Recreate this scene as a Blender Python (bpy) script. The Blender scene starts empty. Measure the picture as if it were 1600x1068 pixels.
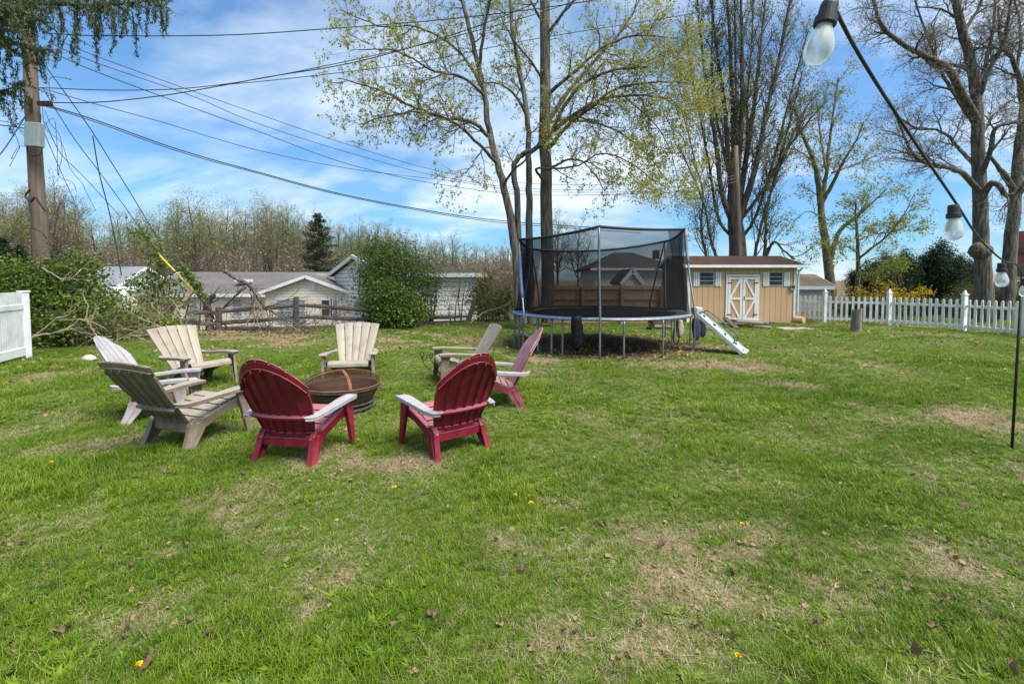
import bpy, math, random
import numpy as np
from mathutils import Vector, Matrix
random.seed(11)
RNG = np.random.default_rng(11)
S = bpy.context.scene
COL = S.collection
PI = math.pi
# ------------------------------------------------------------------ camera
FPX, EYE, PITCH, SHIFT = 711.0, 1.6, math.radians(2.7), -0.0396
SY = SHIFT * 1600.0 / FPX
def ray(px, py):
    """direction through a photo pixel, scaled so that its depth (world Y) is 1"""
    x = (px - 800.0) / FPX; y = (534.0 - py) / FPX + SY
    c, s = math.cos(PITCH), math.sin(PITCH)
    d = Vector((x, y * s + c, y * c - s))
    return d / d.y
def at(px, py, depth):
    return ray(px, py) * depth + Vector((0, 0, EYE))
def gnd(px, py, z=0.0):
    d = ray(px, py); t = (z - EYE) / d.z
    return d * t + Vector((0, 0, EYE))
# ------------------------------------------------------------------ noise
class Noise:
    def __init__(self, seed):
        self.t = np.random.default_rng(seed).random((256, 256))
    def __call__(self, x, y, sc=1.0):
        x = np.asarray(x, float) / sc + 1000.0; y = np.asarray(y, float) / sc + 1000.0
        xi = np.floor(x).astype(int); yi = np.floor(y).astype(int)
        fx = x - xi; fy = y - yi
        fx = fx * fx * (3 - 2 * fx); fy = fy * fy * (3 - 2 * fy)
        a = self.t[xi & 255, yi & 255]; b = self.t[(xi + 1) & 255, yi & 255]
        c = self.t[xi & 255, (yi + 1) & 255]; d = self.t[(xi + 1) & 255, (yi + 1) & 255]
        return (a * (1 - fx) + b * fx) * (1 - fy) + (c * (1 - fx) + d * fx) * fy
    def fbm(self, x, y, sc=1.0, o=4):
        v = 0; a = .5; tot = 0
        for i in range(o):
            v = v + a * self(x, y, sc); tot += a; a *= .5; sc *= .47
        return v / tot
N1, N2, N3 = Noise(3), Noise(8), Noise(21)
# ------------------------------------------------------------------ materials
MATS = {}
def nodes_of(name):
    m = bpy.data.materials.new(name); m.use_nodes = True
    nt = m.node_tree; bs = nt.nodes['Principled BSDF']; out = nt.nodes['Material Output']
    MATS[name] = m
    return m, nt, bs, out
def ramp(nt, stops, fac):
    r = nt.nodes.new('ShaderNodeValToRGB')
    e = r.color_ramp.elements
    while len(e) < len(stops): e.new(0.5)
    for el, (p, c) in zip(e, stops):
        el.position = p; el.color = (*c, 1)
    nt.links.new(fac, r.inputs[0]); return r.outputs[0]
def tex_noise(nt, scale, detail=4, stretch=(1, 1, 1), coord='Object', dist=0.0):
    tc = nt.nodes.new('ShaderNodeTexCoord'); mp = nt.nodes.new('ShaderNodeMapping')
    mp.inputs['Scale'].default_value = stretch
    nt.links.new(tc.outputs[coord], mp.inputs[0])
    n = nt.nodes.new('ShaderNodeTexNoise'); n.inputs['Scale'].default_value = scale
    n.inputs['Detail'].default_value = detail; n.inputs['Distortion'].default_value = dist
    nt.links.new(mp.outputs[0], n.inputs[0]); return n.outputs[0]
def mathn(nt, op, a, b=0.5):
    n = nt.nodes.new('ShaderNodeMath'); n.operation = op
    for i, v in enumerate((a, b)):
        if isinstance(v, (int, float)): n.inputs[i].default_value = v
        else: nt.links.new(v, n.inputs[i])
    return n.outputs[0]
def mixc(nt, fac, a, b, mode='MIX'):
    n = nt.nodes.new('ShaderNodeMix'); n.data_type = 'RGBA'; n.blend_type = mode
    for i, v in ((0, fac), (6, a), (7, b)):
        if isinstance(v, (int, float)): n.inputs[i].default_value = v
        elif isinstance(v, tuple): n.inputs[i].default_value = (*v, 1)
        else: nt.links.new(v, n.inputs[i])
    return n.outputs[2]
def bump(nt, bs, h, strength=.3, dist=.01):
    b = nt.nodes.new('ShaderNodeBump'); b.inputs['Strength'].default_value = strength
    b.inputs['Distance'].default_value = dist
    nt.links.new(h, b.inputs['Height']); nt.links.new(b.outputs[0], bs.inputs['Normal'])
def mat(name, c1, c2=None, scale=8, rough=.6, stretch=(1, 1, 1), bmp=0, bdist=.01, metal=0, detail=5, lo=.35, hi=.65, spec=.4):
    m, nt, bs, out = nodes_of(name)
    bs.inputs['Roughness'].default_value = rough; bs.inputs['Metallic'].default_value = metal
    bs.inputs['Specular IOR Level'].default_value = spec
    if c2 is None: c2 = tuple(v * .8 for v in c1)
    n = tex_noise(nt, scale, detail, stretch)
    nt.links.new(ramp(nt, [(lo, c1), (hi, c2)], n), bs.inputs['Base Color'])
    if bmp: bump(nt, bs, n, bmp, bdist)
    return m
def leafmat(name, cols, transl=.35, rough=.55, scale=.6):
    """foliage: colour varies per leaf island and slowly through space"""
    m, nt, bs, out = nodes_of(name)
    g = nt.nodes.new('ShaderNodeNewGeometry')
    n = tex_noise(nt, scale, 2)
    f = mathn(nt, 'ADD', mathn(nt, 'MULTIPLY', g.outputs['Random Per Island'], .6), mathn(nt, 'MULTIPLY', n, .4))
    k = len(cols)
    c = ramp(nt, [(.12 + .76 * i / (k - 1), cols[i]) for i in range(k)], f)
    nt.links.new(c, bs.inputs['Base Color']); bs.inputs['Roughness'].default_value = rough
    bs.inputs['Specular IOR Level'].default_value = .25
    t = nt.nodes.new('ShaderNodeBsdfTranslucent'); nt.links.new(c, t.inputs[0])
    mx = nt.nodes.new('ShaderNodeMixShader'); mx.inputs[0].default_value = transl
    nt.links.new(bs.outputs[0], mx.inputs[1]); nt.links.new(t.outputs[0], mx.inputs[2])
    nt.links.new(mx.outputs[0], out.inputs[0]); return m
# ------------------------------------------------------------------ object helpers
def rootloc(o):
    v = Vector((0, 0, 0))
    while o is not None:
        v += o.location; o = o.parent
    return v
def tag(o, label=None, cat=None, group=None, kind=None):
    if label: o['label'] = label
    if cat: o['category'] = cat
    if group: o['group'] = group
    if kind: o['kind'] = kind
    return o
def thing(name, label, cat, loc, rz=0, group=None):
    o = bpy.data.objects.new(name, None); COL.objects.link(o)
    o.empty_display_size = .2; o.location = loc; o.rotation_euler.z = rz
    return tag(o, label, cat, group)
def np_mesh(name, V, quads=None, tris=None, smooth=False):
    V = np.asarray(V, np.float32).reshape(-1, 3)
    me = bpy.data.meshes.new(name)
    q = np.zeros((0, 4), int) if quads is None or len(quads) == 0 else np.asarray(quads)
    t = np.zeros((0, 3), int) if tris is None or len(tris) == 0 else np.asarray(tris)
    nl = q.size + t.size; nf = len(q) + len(t)
    me.vertices.add(len(V)); me.vertices.foreach_set('co', V.ravel())
    me.loops.add(nl); me.loops.foreach_set('vertex_index', np.concatenate([q.ravel(), t.ravel()]).astype(np.int32))
    me.polygons.add(nf)
    st = np.concatenate([np.arange(len(q)) * 4, q.size + np.arange(len(t)) * 3]).astype(np.int32)
    me.polygons.foreach_set('loop_start', st)
    if smooth: me.polygons.foreach_set('use_smooth', np.ones(nf, bool))
    me.update(calc_edges=True)
    return me
def put(name, me, m, parent=None, loc=None):
    o = bpy.data.objects.new(name, me); COL.objects.link(o)
    me.materials.clear(); me.materials.append(m)
    if parent is not None: o.parent = parent
    if loc is not None: o.location = loc
    return o
def copy_tree(o, parent=None):
    c = o.copy(); COL.objects.link(c); c.parent = parent
    for ch in list(o.children): copy_tree(ch, c)
    return c
def bevel(o, w=.005, seg=2, ang=35):
    b = o.modifiers.new('bevel', 'BEVEL'); b.width = w; b.segments = seg
    b.limit_method = 'ANGLE'; b.angle_limit = math.radians(ang); b.harden_normals = False
    return o
# ------------------------------------------------------------------ mesh builder for hard things
class MB:
    def __init__(self): self.v = []; self.f = []
    def add(self, vs, fs):
        n = len(self.v); self.v += [tuple(v) for v in vs]; self.f += [tuple(i + n for i in f) for f in fs]
        return self
    def hexa(self, c):           # 8 corners: bottom loop 4, top loop 4
        return self.add(c, [(3, 2, 1, 0), (4, 5, 6, 7), (0, 1, 5, 4), (1, 2, 6, 5), (2, 3, 7, 6), (3, 0, 4, 7)])
    def box(self, c, s, M=None):
        x, y, z = (k / 2 for k in s)
        P = [Vector(p) for p in ((-x, -y, -z), (x, -y, -z), (x, y, -z), (-x, y, -z), (-x, -y, z), (x, -y, z), (x, y, z), (-x, y, z))]
        if M is not None: P = [M @ p for p in P]
        return self.hexa([p + Vector(c) for p in P])
    def beam(self, a, b, w, h, up=(0, 0, 1)):
        a = Vector(a); b = Vector(b); t = (b - a).normalized(); u = Vector(up)
        s = t.cross(u)
        if s.length < 1e-4: s = t.cross(Vector((1, 0, 0)))
        s.normalize(); n = s.cross(t).normalized()
        s *= w / 2; n *= h / 2
        return self.hexa([a - s - n, a + s - n, a + s + n, a - s + n, b - s - n, b + s - n, b + s + n, b - s + n])
    def sweep(self, pts, W, widths, th):
        """strip along pts; W = width axis (one or per point); th = thickness (one or per point)"""
        n = len(pts); pts = [Vector(p) for p in pts]
        Ws = [Vector(w) for w in W] if isinstance(W, list) else [Vector(W)] * n
        ths = th if isinstance(th, list) else [th] * n
        vs = []
        for i in range(n):
            t = (pts[min(i + 1, n - 1)] - pts[max(i - 1, 0)]).normalized()
            w = (Ws[i] - t * Ws[i].dot(t)).normalized(); nn = t.cross(w)
            a = w * widths[i] / 2; b = nn * ths[i] / 2
            vs += [pts[i] - a - b, pts[i] + a - b, pts[i] + a + b, pts[i] - a + b]
        fs = [(3, 2, 1, 0)]
        for i in range(n - 1):
            k = 4 * i
            for j in range(4): fs.append((k + j, k + (j + 1) % 4, k + 4 + (j + 1) % 4, k + 4 + j))
        k = 4 * (n - 1); fs.append((k, k + 1, k + 2, k + 3))
        return self.add(vs, fs)
    def tube(self, pts, r, k=8, cap=True):
        n = len(pts); pts = [Vector(p) for p in pts]
        rs = r if isinstance(r, (list, tuple)) else [r] * n
        vs = []; ref = None
        for i in range(n):
            t = (pts[min(i + 1, n - 1)] - pts[max(i - 1, 0)]).normalized()
            if ref is None:
                ref = Vector((0, 0, 1)) if abs(t.z) < .9 else Vector((1, 0, 0))
                ref = (ref - t * ref.dot(t)).normalized()
            else:
                ref = (ref - t * ref.dot(t)).normalized()
            b = t.cross(ref)
            for j in range(k):
                a = 2 * PI * j / k
                vs.append(pts[i] + (ref * math.cos(a) + b * math.sin(a)) * rs[i])
        fs = []
        for i in range(n - 1):
            for j in range(k):
                fs.append((i * k + j, i * k + (j + 1) % k, (i + 1) * k + (j + 1) % k, (i + 1) * k + j))
        if cap:
            fs.append(tuple(range(k - 1, -1, -1))); fs.append(tuple((n - 1) * k + j for j in range(k)))
        return self.add(vs, fs)
    def lathe(self, prof, c=(0, 0, 0), k=32, a0=0, a1=2 * PI, axis=None):
        vs = []; full = abs(a1 - a0 - 2 * PI) < 1e-6; m = k if full else k + 1
        for r, z in prof:
            for j in range(m):
                a = a0 + (a1 - a0) * j / k
                p = Vector((r * math.cos(a), r * math.sin(a), z))
                if axis is not None: p = axis @ p
                vs.append(p + Vector(c))
        fs = []
        for i in range(len(prof) - 1):
            for j in range(k if full else k):
                j2 = (j + 1) % m
                fs.append((i * m + j, i * m + j2, (i + 1) * m + j2, (i + 1) * m + j))
        return self.add(vs, fs)
    def prism(self, poly, off):
        """polygon (3-D points) pushed along off"""
        n = len(poly); P = [Vector(p) for p in poly]; o = Vector(off)
        self.add(P + [p + o for p in P], [tuple(range(n - 1, -1, -1)), tuple(range(n, 2 * n))] +
                 [(i, (i + 1) % n, n + (i + 1) % n, n + i) for i in range(n)])
        return self
    def slab(self, a, b, c, d, th):
        """four corner sheet with thickness th along its normal"""
        a, b, c, d = (Vector(p) for p in (a, b, c, d))
        n = (b - a).cross(d - a).normalized() * th
        return self.hexa([a, b, c, d, a + n, b + n, c + n, d + n])
    def build(self, name, m, parent=None, loc=None, smooth=False, local=False, bev=0):
        off = Vector((0, 0, 0))
        if parent is not None and not local: off = rootloc(parent)
        elif loc is not None: off = Vector(loc)
        me = bpy.data.meshes.new(name)
        me.from_pydata([tuple(Vector(v) - off) for v in self.v], [], self.f); me.update()
        import bmesh
        bm = bmesh.new(); bm.from_mesh(me); bmesh.ops.recalc_face_normals(bm, faces=bm.faces); bm.to_mesh(me); bm.free()
        if smooth: me.polygons.foreach_set('use_smooth', np.ones(len(me.polygons), bool))
        o = put(name, me, m, parent, loc if parent is None else None)
        if bev: bevel(o, bev)
        return o
def spline(pts, n=6):
    """Catmull-Rom through pts (Vectors)"""
    P = [Vector(p) for p in pts]; P = [P[0] * 2 - P[1]] + P + [P[-1] * 2 - P[-2]]; out = []
    for i in range(1, len(P) - 2):
        for j in range(n):
            t = j / n; a, b, c, d = P[i - 1:i + 3]
            out.append(.5 * ((2 * b) + (c - a) * t + (2 * a - 5 * b + 4 * c - d) * t * t + (3 * b - a - 3 * c + d) * t ** 3))
    out.append(P[-2]); return out
# ------------------------------------------------------------------ bulk tubes and leaves (numpy)
class TB:
    def __init__(self): self.g = {}
    def add(self, pts, rad, k):
        self.g.setdefault((len(pts), k), []).append((pts, rad))
    def mesh(self, name, off=(0, 0, 0), smooth=True):
        V = []; Q = []; base = 0
        for (n, k), L in self.g.items():
            P = np.array([[tuple(p) for p in a] for a, _ in L], float); R = np.array([b for _, b in L], float)
            T = np.empty_like(P); T[:, 1:-1] = P[:, 2:] - P[:, :-2]; T[:, 0] = P[:, 1] - P[:, 0]; T[:, -1] = P[:, -1] - P[:, -2]
            T /= np.linalg.norm(T, axis=2, keepdims=True) + 1e-9
            mt = np.abs(T.mean(1)); ref = np.zeros((len(L), 1, 3)); ref[np.arange(len(L)), 0, mt.argmin(1)] = 1
            A = ref - T * (T * ref).sum(2, keepdims=True); A /= np.linalg.norm(A, axis=2, keepdims=True) + 1e-9
            B = np.cross(T, A)
            an = np.arange(k) * 2 * PI / k
            ring = P[:, :, None] + (A[:, :, None] * np.cos(an)[None, None, :, None] + B[:, :, None] * np.sin(an)[None, None, :, None]) * R[:, :, None, None]
            V.append(ring.reshape(-1, 3))
            m = np.arange(len(L))[:, None, None] * n * k; i = np.arange(n - 1)[None, :, None] * k; j = np.arange(k)[None, None, :]; j2 = (j + 1) % k
            q = np.stack([m + i + j, m + i + j2, m + i + k + j2, m + i + k + j], -1).reshape(-1, 4) + base
            Q.append(q); base += len(L) * n * k
        V = np.concatenate(V) - np.array(off); return np_mesh(name, V, np.concatenate(Q), smooth=smooth)
def leaf_mesh(name, C, size, off=(0, 0, 0), asp=.55, updir=None, seed=1, fold=.25):
    """one folded diamond leaf (two triangles) per centre"""
    r = np.random.default_rng(seed); n = len(C); C = np.asarray(C, float) - np.array(off)
    sz = size * (.6 + .8 * r.random(n))
    d = r.normal(size=(n, 3)); 
    if updir is not None: d = d * .8 + np.array(updir)
    d /= np.linalg.norm(d, axis=1, keepdims=True)
    e = r.normal(size=(n, 3)); e -= d * (e * d).sum(1, keepdims=True); e /= np.linalg.norm(e, axis=1, keepdims=True)
    nn = np.cross(d, e)
    a = C - d * sz[:, None] * .5; b = C + d * sz[:, None] * .5
    s = e * (sz * asp * .5)[:, None]; up = nn * (sz * fold * asp)[:, None]
    V = np.stack([a, C + s + up, b, C - s + up], 1).reshape(-1, 3)
    k = np.arange(n)[:, None] * 4
    t = np.concatenate([k + np.array([0, 1, 2]), k + np.array([0, 2, 3])], 1).reshape(-1, 3)
    return np_mesh(name, V, None, t)
# ------------------------------------------------------------------ branching
def rot_about(d, ax, a):
    return d * math.cos(a) + ax.cross(d) * math.sin(a) + ax * ax.dot(d) * (1 - math.cos(a))
def side_dir(d, ang, az):
    p = d.orthogonal().normalized(); p = rot_about(p, d, az)
    return (d * math.cos(ang) + p * math.sin(ang)).normalized()
def grow(tb, p, d, L, r, lvl, P, rnd, tips):
    ns = P['seg'][lvl]; st = L / ns; pts = [p]; rad = [r]; dirs = [d]
    w = P['wob'][lvl]; tr = P['trop'][lvl]
    for i in range(ns):
        d = (d + Vector((rnd.gauss(0, w), rnd.gauss(0, w), rnd.gauss(0, w) + tr))).normalized()
        p = p + d * st; pts.append(p); dirs.append(d)
        rad.append(r * (1 - (1 - P.get('tip', .3)) * (i + 1) / ns))
    tb.add(pts, rad, P['k'][lvl])
    kids(tb, pts, rad, dirs, L, lvl, P, rnd, tips)
def kids(tb, pts, rad, dirs, L, lvl, P, rnd, tips, t0=None):
    last = lvl + 1 >= P['lv']
    if last:
        for i in range(1, len(pts)):
            tips.append((pts[i], dirs[i]))
        return
    n = P['n'][lvl]; n = int(n * L) if P.get('perm') else n
    n = max(1, n); az = rnd.random() * 6.28; a0 = P['t0'][lvl] if t0 is None else t0
    for c in range(n):
        t = a0 + (1 - a0) * (c + rnd.random()) / n
        f = t * (len(pts) - 1); i = min(int(f), len(pts) - 2); f -= i
        q = pts[i].lerp(pts[i + 1], f); rr = rad[i] * (1 - f) + rad[i + 1] * f
        az += 2.4 + rnd.gauss(0, .4)
        dd = side_dir(dirs[min(i + 1, len(dirs) - 1)], P['ang'][lvl] * (.75 + .5 * rnd.random()), az)
        if P.get('lift'): dd = (dd + Vector((0, 0, P['lift']))).normalized()
        LL = P['len'][lvl] * (.6 + .7 * rnd.random()) * (1 - .45 * t if P.get('cone', 1) else 1)
        grow(tb, q, dd, LL, min(rr * .7, P['rad'][lvl] * (.7 + .5 * rnd.random())), lvl + 1, P, rnd, tips)
def limb(tb, pts, r0, r1, P, rnd, tips, lvl=0, k=9, n=5, t0=.25, jit=0.0):
    """a hand-laid limb (world points) that carries its own procedural side branches"""
    sp = spline(pts, n); m = len(sp)
    if jit: sp = [q + Vector((rnd.gauss(0, jit), rnd.gauss(0, jit), rnd.gauss(0, jit))) if 0 < i < m - 1 else q for i, q in enumerate(sp)]
    rad = [r0 + (r1 - r0) * (i / (m - 1)) ** .8 for i in range(m)]
    dirs = [(sp[min(i + 1, m - 1)] - sp[max(i - 1, 0)]).normalized() for i in range(m)]
    tb.add(sp, rad, k)
    L = sum((sp[i + 1] - sp[i]).length for i in range(m - 1))
    kids(tb, sp, rad, dirs, L, lvl, P, rnd, tips, t0)
    return sp
def leaves_at(tips, n, spread, seed, keep=1.0):
    r = np.random.default_rng(seed)
    T = np.array([tuple(p) for p, _ in tips]); 
    if keep < 1: T = T[r.random(len(T)) < keep]
    C = np.repeat(T, n, 0); return C + r.normal(size=C.shape) * spread
# ------------------------------------------------------------------ camera, world, sun
cd = bpy.data.cameras.new('camera'); cam = bpy.data.objects.new('camera', cd); COL.objects.link(cam)
cd.sensor_width = 36; cd.lens = 36 * FPX / 1600; cd.shift_y = SHIFT; cd.clip_start = .05; cd.clip_end = 2000
cam.location = (0, 0, EYE); cam.rotation_euler = (PI / 2 - PITCH, 0, 0); S.camera = cam
S.view_settings.view_transform = 'Standard'; S.view_settings.look = 'None'
S.view_settings.exposure = 1.3; S.view_settings.gamma = 1
S.cycles.max_bounces = 8; S.cycles.transparent_max_bounces = 24; S.cycles.use_denoising = True
SUN = Vector((.50, -.36, 1.0)).normalized()
elev = math.asin(SUN.z); azim = math.atan2(SUN.x, SUN.y)
W = bpy.data.worlds.new('World'); S.world = W; W.use_nodes = True
nt = W.node_tree; bg = nt.nodes['Background']; bg.inputs[1].default_value = .076
sky = nt.nodes.new('ShaderNodeTexSky'); sky.sky_type = 'NISHITA'; sky.sun_disc = False
sky.sun_elevation = elev; sky.sun_rotation = azim; sky.air_density = 1.0; sky.dust_density = .6; sky.ozone_density = 1.5
tc = nt.nodes.new('ShaderNodeTexCoord'); sep = nt.nodes.new('ShaderNodeSeparateXYZ'); nt.links.new(tc.outputs['Generated'], sep.inputs[0])
zz = mathn(nt, 'ADD', mathn(nt, 'MAXIMUM', sep.outputs[2], 0.0), .27)
cmb = nt.nodes.new('ShaderNodeCombineXYZ')
nt.links.new(mathn(nt, 'DIVIDE', sep.outputs[0], zz), cmb.inputs[0]); nt.links.new(mathn(nt, 'DIVIDE', sep.outputs[1], zz), cmb.inputs[1])
def cloud(scale, detail, rough, off, st):
    mp = nt.nodes.new('ShaderNodeMapping'); mp.inputs['Location'].default_value = off; mp.inputs['Scale'].default_value = st
    mp.inputs['Rotation'].default_value = (0, 0, .35)
    nt.links.new(cmb.outputs[0], mp.inputs[0])
    n = nt.nodes.new('ShaderNodeTexNoise'); n.inputs['Scale'].default_value = scale; n.inputs['Detail'].default_value = detail
    n.inputs['Roughness'].default_value = rough; n.inputs['Distortion'].default_value = .5
    nt.links.new(mp.outputs[0], n.inputs[0]); return n.outputs[0]
c1 = cloud(.95, 9, .56, (2.2, .9, 0), (.9, 1.2, 1))
c2 = cloud(3.2, 6, .55, (4.1, 2.6, 0), (.7, 1.4, 1))
c3 = cloud(1.9, 8, .6, (7.3, 3.1, 0), (.8, 1.2, 1))
dens = mathn(nt, 'ADD', mathn(nt, 'MULTIPLY', c1, .75), mathn(nt, 'MULTIPLY', c2, .25))
cr = nt.nodes.new('ShaderNodeValToRGB'); nt.links.new(dens, cr.inputs[0])
cr.color_ramp.elements[0].position = .42; cr.color_ramp.elements[0].color = (.06, .06, .06, 1)
cr.color_ramp.elements[1].position = .60; cr.color_ramp.elements[1].color = (1, 1, 1, 1)
skyc = mixc(nt, 1.0, sky.outputs[0], (.55, .88, 1.10), 'MULTIPLY')
skyc = mixc(nt, 1.0, skyc, ramp(nt, [(0, (.62, .70, .80)), (.35, (1, 1, 1))], mathn(nt, 'MAXIMUM', sep.outputs[2], 0.0)), 'MULTIPLY')
cl = mixc(nt, ramp(nt, [(.36, (0, 0, 0)), (.64, (1, 1, 1))], c3), (3.1, 4.2, 5.2), (6.7, 7.2, 7.6))
nt.links.new(mixc(nt, mathn(nt, 'MULTIPLY', cr.outputs[0], .86), skyc, cl), bg.inputs[0])
sl = bpy.data.lights.new('sun', 'SUN'); sl.energy = 3.1; sl.angle = math.radians(38); sl.color = (1, .95, .86)
so = bpy.data.objects.new('sun', sl); COL.objects.link(so); so.location = (20, 5, 40)
so.rotation_euler = SUN.to_track_quat('Z', 'Y').to_euler()
# ------------------------------------------------------------------ ground
PATCH = [  # px, py, rx, ry, strength (bare / straw patches seen in the lawn)
    (1090, 880, 230, 75, .95), (960, 1000, 200, 55, .85), (750, 862, 110, 38, .9), (440, 865, 100, 38, .85), (590, 722, 120, 22, 1), (520, 900, 90, 26, .8),
    (520, 840, 70, 30, .7), (940, 655, 110, 16, .65), (1250, 603, 90, 10, .7), (1545, 655, 90, 22, .85), (1180, 840, 90, 30, .6), (1400, 850, 90, 22, .75), (1480, 885, 60, 22, .7),
    (1120, 570, 170, 14, .9), (930, 553, 190, 12, .8), (560, 530, 330, 9, .9), (410, 522, 200, 8, 1), (60, 585, 110, 14, .8), (700, 545, 130, 10, .5), (1430, 522, 160, 6, .7),
    (430, 940, 60, 22, .6), (1340, 700, 60, 10, .4), (1040, 690, 70, 14, .45), (230, 690, 70, 14, .35), (1290, 655, 50, 8, .55), (870, 790, 50, 14, .6), (480, 960, 50, 20, .5)]
PG = []
for px, py, rx, ry, s in PATCH:
    c = gnd(px, py); PG.append((c.x, c.y, rx * c.y / FPX, max((gnd(px, max(py - ry, 470)).y - gnd(px, py + ry).y) / 2, .1), s))
def deadness(x, y):
    x = np.asarray(x, float); y = np.asarray(y, float)
    f = N1.fbm(x, y, .42, 5); g = N2.fbm(x, y, 2.3, 3)
    v = np.zeros_like(x)
    for cx, cy, rx, ry, s in PG:
        q = np.sqrt(((x - cx) / rx) ** 2 + ((y - cy) / ry) ** 2)
        v = np.maximum(v, s * np.clip(1.35 - q, 0, 1))
    base = np.clip((f - .47) * 3.6, 0, .65) * np.clip((g - .36) * 4, 0, 1)
    return np.clip(v * np.clip((f - .31) * 4.0, 0, .92) + base, 0, 1)
tr_c = at(938, 500, 11.1); TRX, TRY = tr_c.x, 11.15
def mulch(x, y):
    q = np.sqrt(((x - TRX - .1) / 2.3) ** 2 + ((y - TRY + .1) / 1.9) ** 2)
    return np.clip((1.25 - q) * 2.5, 0, 1) * np.clip(.25 + 1.3 * N3.fbm(x, y, .5, 3), 0, 1)
FA, FB = Vector((-10.3, 13.7)), Vector((-1.5, 17.5)); FN = Vector((-(FB - FA).y, (FB - FA).x)).normalized()
def sstep(a, b, x):
    t = np.clip((x - a) / (b - a), 0, 1); return t * t * (3 - 2 * t)
def beyond(x, y): return (np.asarray(x) - FA.x) * FN.x + (np.asarray(y) - FA.y) * FN.y
def height(x, y):
    s = beyond(x, y)
    z = -1.9 * sstep(.5, 8, s) * sstep(2.5, -1.5, np.asarray(x, float)) + 4.5 * sstep(48, 95, np.asarray(y, float)) * sstep(8, 0, np.asarray(x, float))
    return z + .02 * (N2.fbm(x, y, 1.6, 2) - .5) * sstep(40, 20, np.asarray(y, float))
def geo(a, b, n): return list(np.geomspace(a, b, n))
xs = np.array([-v for v in reversed(geo(15.3, 600, 26))] + list(np.arange(-15, 15.01, .11)) + geo(15.3, 600, 26))
ys = np.array([-60, -20, -6, -2, -.5] + list(np.arange(.3, 20.01, .09)) + geo(20.4, 900, 40))
X, Y = np.meshgrid(xs, ys, indexing='xy'); nx, ny = len(xs), len(ys)
Vg = np.stack([X, Y, height(X, Y)], -1).reshape(-1, 3)
ii = (np.arange(ny - 1)[:, None] * nx + np.arange(nx - 1)[None, :]).ravel()
gm = np_mesh('lawn_ground', Vg, np.stack([ii, ii + 1, ii + nx + 1, ii + nx], 1), smooth=True)
def fattr(me, name, v):
    a = me.attributes.new(name, 'FLOAT', 'POINT'); a.data.foreach_set('value', np.asarray(v, np.float32).ravel())
fattr(gm, 'dead', deadness(X, Y)); fattr(gm, 'mulch', mulch(X, Y))
wild = np.maximum(sstep(.2, 1.2, beyond(X, Y)) * sstep(2, -.5, X), sstep(19, 21, Y))
fattr(gm, 'wild', wild)
m, nt, bs, out = nodes_of('turf')
def attrn(nt, n):
    a = nt.nodes.new('ShaderNodeAttribute'); a.attribute_name = n; return a.outputs['Fac']
fine = tex_noise(nt, 45, 6); mid = tex_noise(nt, 3.2, 5); big = tex_noise(nt, .45, 3)
green = mixc(nt, big, ramp(nt, [(.3, (.036, .066, .008)), (.7, (.092, .14, .02))], fine), ramp(nt, [(.3, (.052, .082, .011)), (.7, (.135, .165, .036))], fine))
straw = ramp(nt, [(.28, (.06, .05, .022)), (.5, (.20, .145, .078)), (.72, (.38, .29, .18))], fine)
soil = ramp(nt, [(.3, (.035, .024, .017)), (.55, (.105, .066, .042)), (.75, (.24, .16, .10))], fine)
litter = ramp(nt, [(.3, (.07, .05, .034)), (.5, (.17, .12, .075)), (.7, (.10, .12, .04))], mid)
f1 = ramp(nt, [(.28, (0, 0, 0)), (.62, (1, 1, 1))], mathn(nt, 'ADD', mathn(nt, 'MULTIPLY', attrn(nt, 'dead'), .7), mathn(nt, 'MULTIPLY', mathn(nt, 'SUBTRACT', fine, .5), .55)))
c = mixc(nt, f1, green, straw)
c = mixc(nt, attrn(nt, 'mulch'), c, soil)
c = mixc(nt, attrn(nt, 'wild'), c, litter)
nt.links.new(c, bs.inputs['Base Color']); bs.inputs['Roughness'].default_value = .95; bs.inputs['Specular IOR Level'].default_value = .1
bump(nt, bs, fine, .6, .02)
ground = put('ground', gm, m); tag(ground, kind='structure')
# ------------------------------------------------------------------ grass (stuff): tufts instanced on points
def grassmat(name, cols, transl=.3):
    m, nt, bs, out = nodes_of(name)
    oi = nt.nodes.new('ShaderNodeObjectInfo'); g = nt.nodes.new('ShaderNodeNewGeometry')
    def pn(sc):
        n = nt.nodes.new('ShaderNodeTexNoise'); n.inputs['Scale'].default_value = sc; n.inputs['Detail'].default_value = 3
        nt.links.new(g.outputs['Position'], n.inputs[0]); return n.outputs[0]
    f = mathn(nt, 'ADD', mathn(nt, 'MULTIPLY', oi.outputs['Random'], .20), mathn(nt, 'MULTIPLY', g.outputs['Random Per Island'], .28))
    f = mathn(nt, 'ADD', f, mathn(nt, 'ADD', mathn(nt, 'MULTIPLY', pn(.55), .40), mathn(nt, 'MULTIPLY', pn(2.2), .36)))
    f = mathn(nt, 'SUBTRACT', f, .12)
    k = len(cols); c = ramp(nt, [(.2 + .6 * i / (k - 1), cols[i]) for i in range(k)], f)
    nt.links.new(c, bs.inputs['Base Color']); bs.inputs['Roughness'].default_value = .5; bs.inputs['Specular IOR Level'].default_value = .3
    t = nt.nodes.new('ShaderNodeBsdfTranslucent'); nt.links.new(c, t.inputs[0])
    mx = nt.nodes.new('ShaderNodeMixShader'); mx.inputs[0].default_value = transl
    nt.links.new(bs.outputs[0], mx.inputs[1]); nt.links.new(t.outputs[0], mx.inputs[2]); nt.links.new(mx.outputs[0], out.inputs[0])
    return m
GREEN = grassmat('grass_blades', [(.040, .094, .004), (.096, .182, .006), (.175, .258, .012), (.30, .335, .05)])
STRAW = grassmat('straw_blades', [(.17, .12, .062), (.30, .225, .125), (.42, .34, .215), (.52, .45, .31)], .2)
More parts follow.
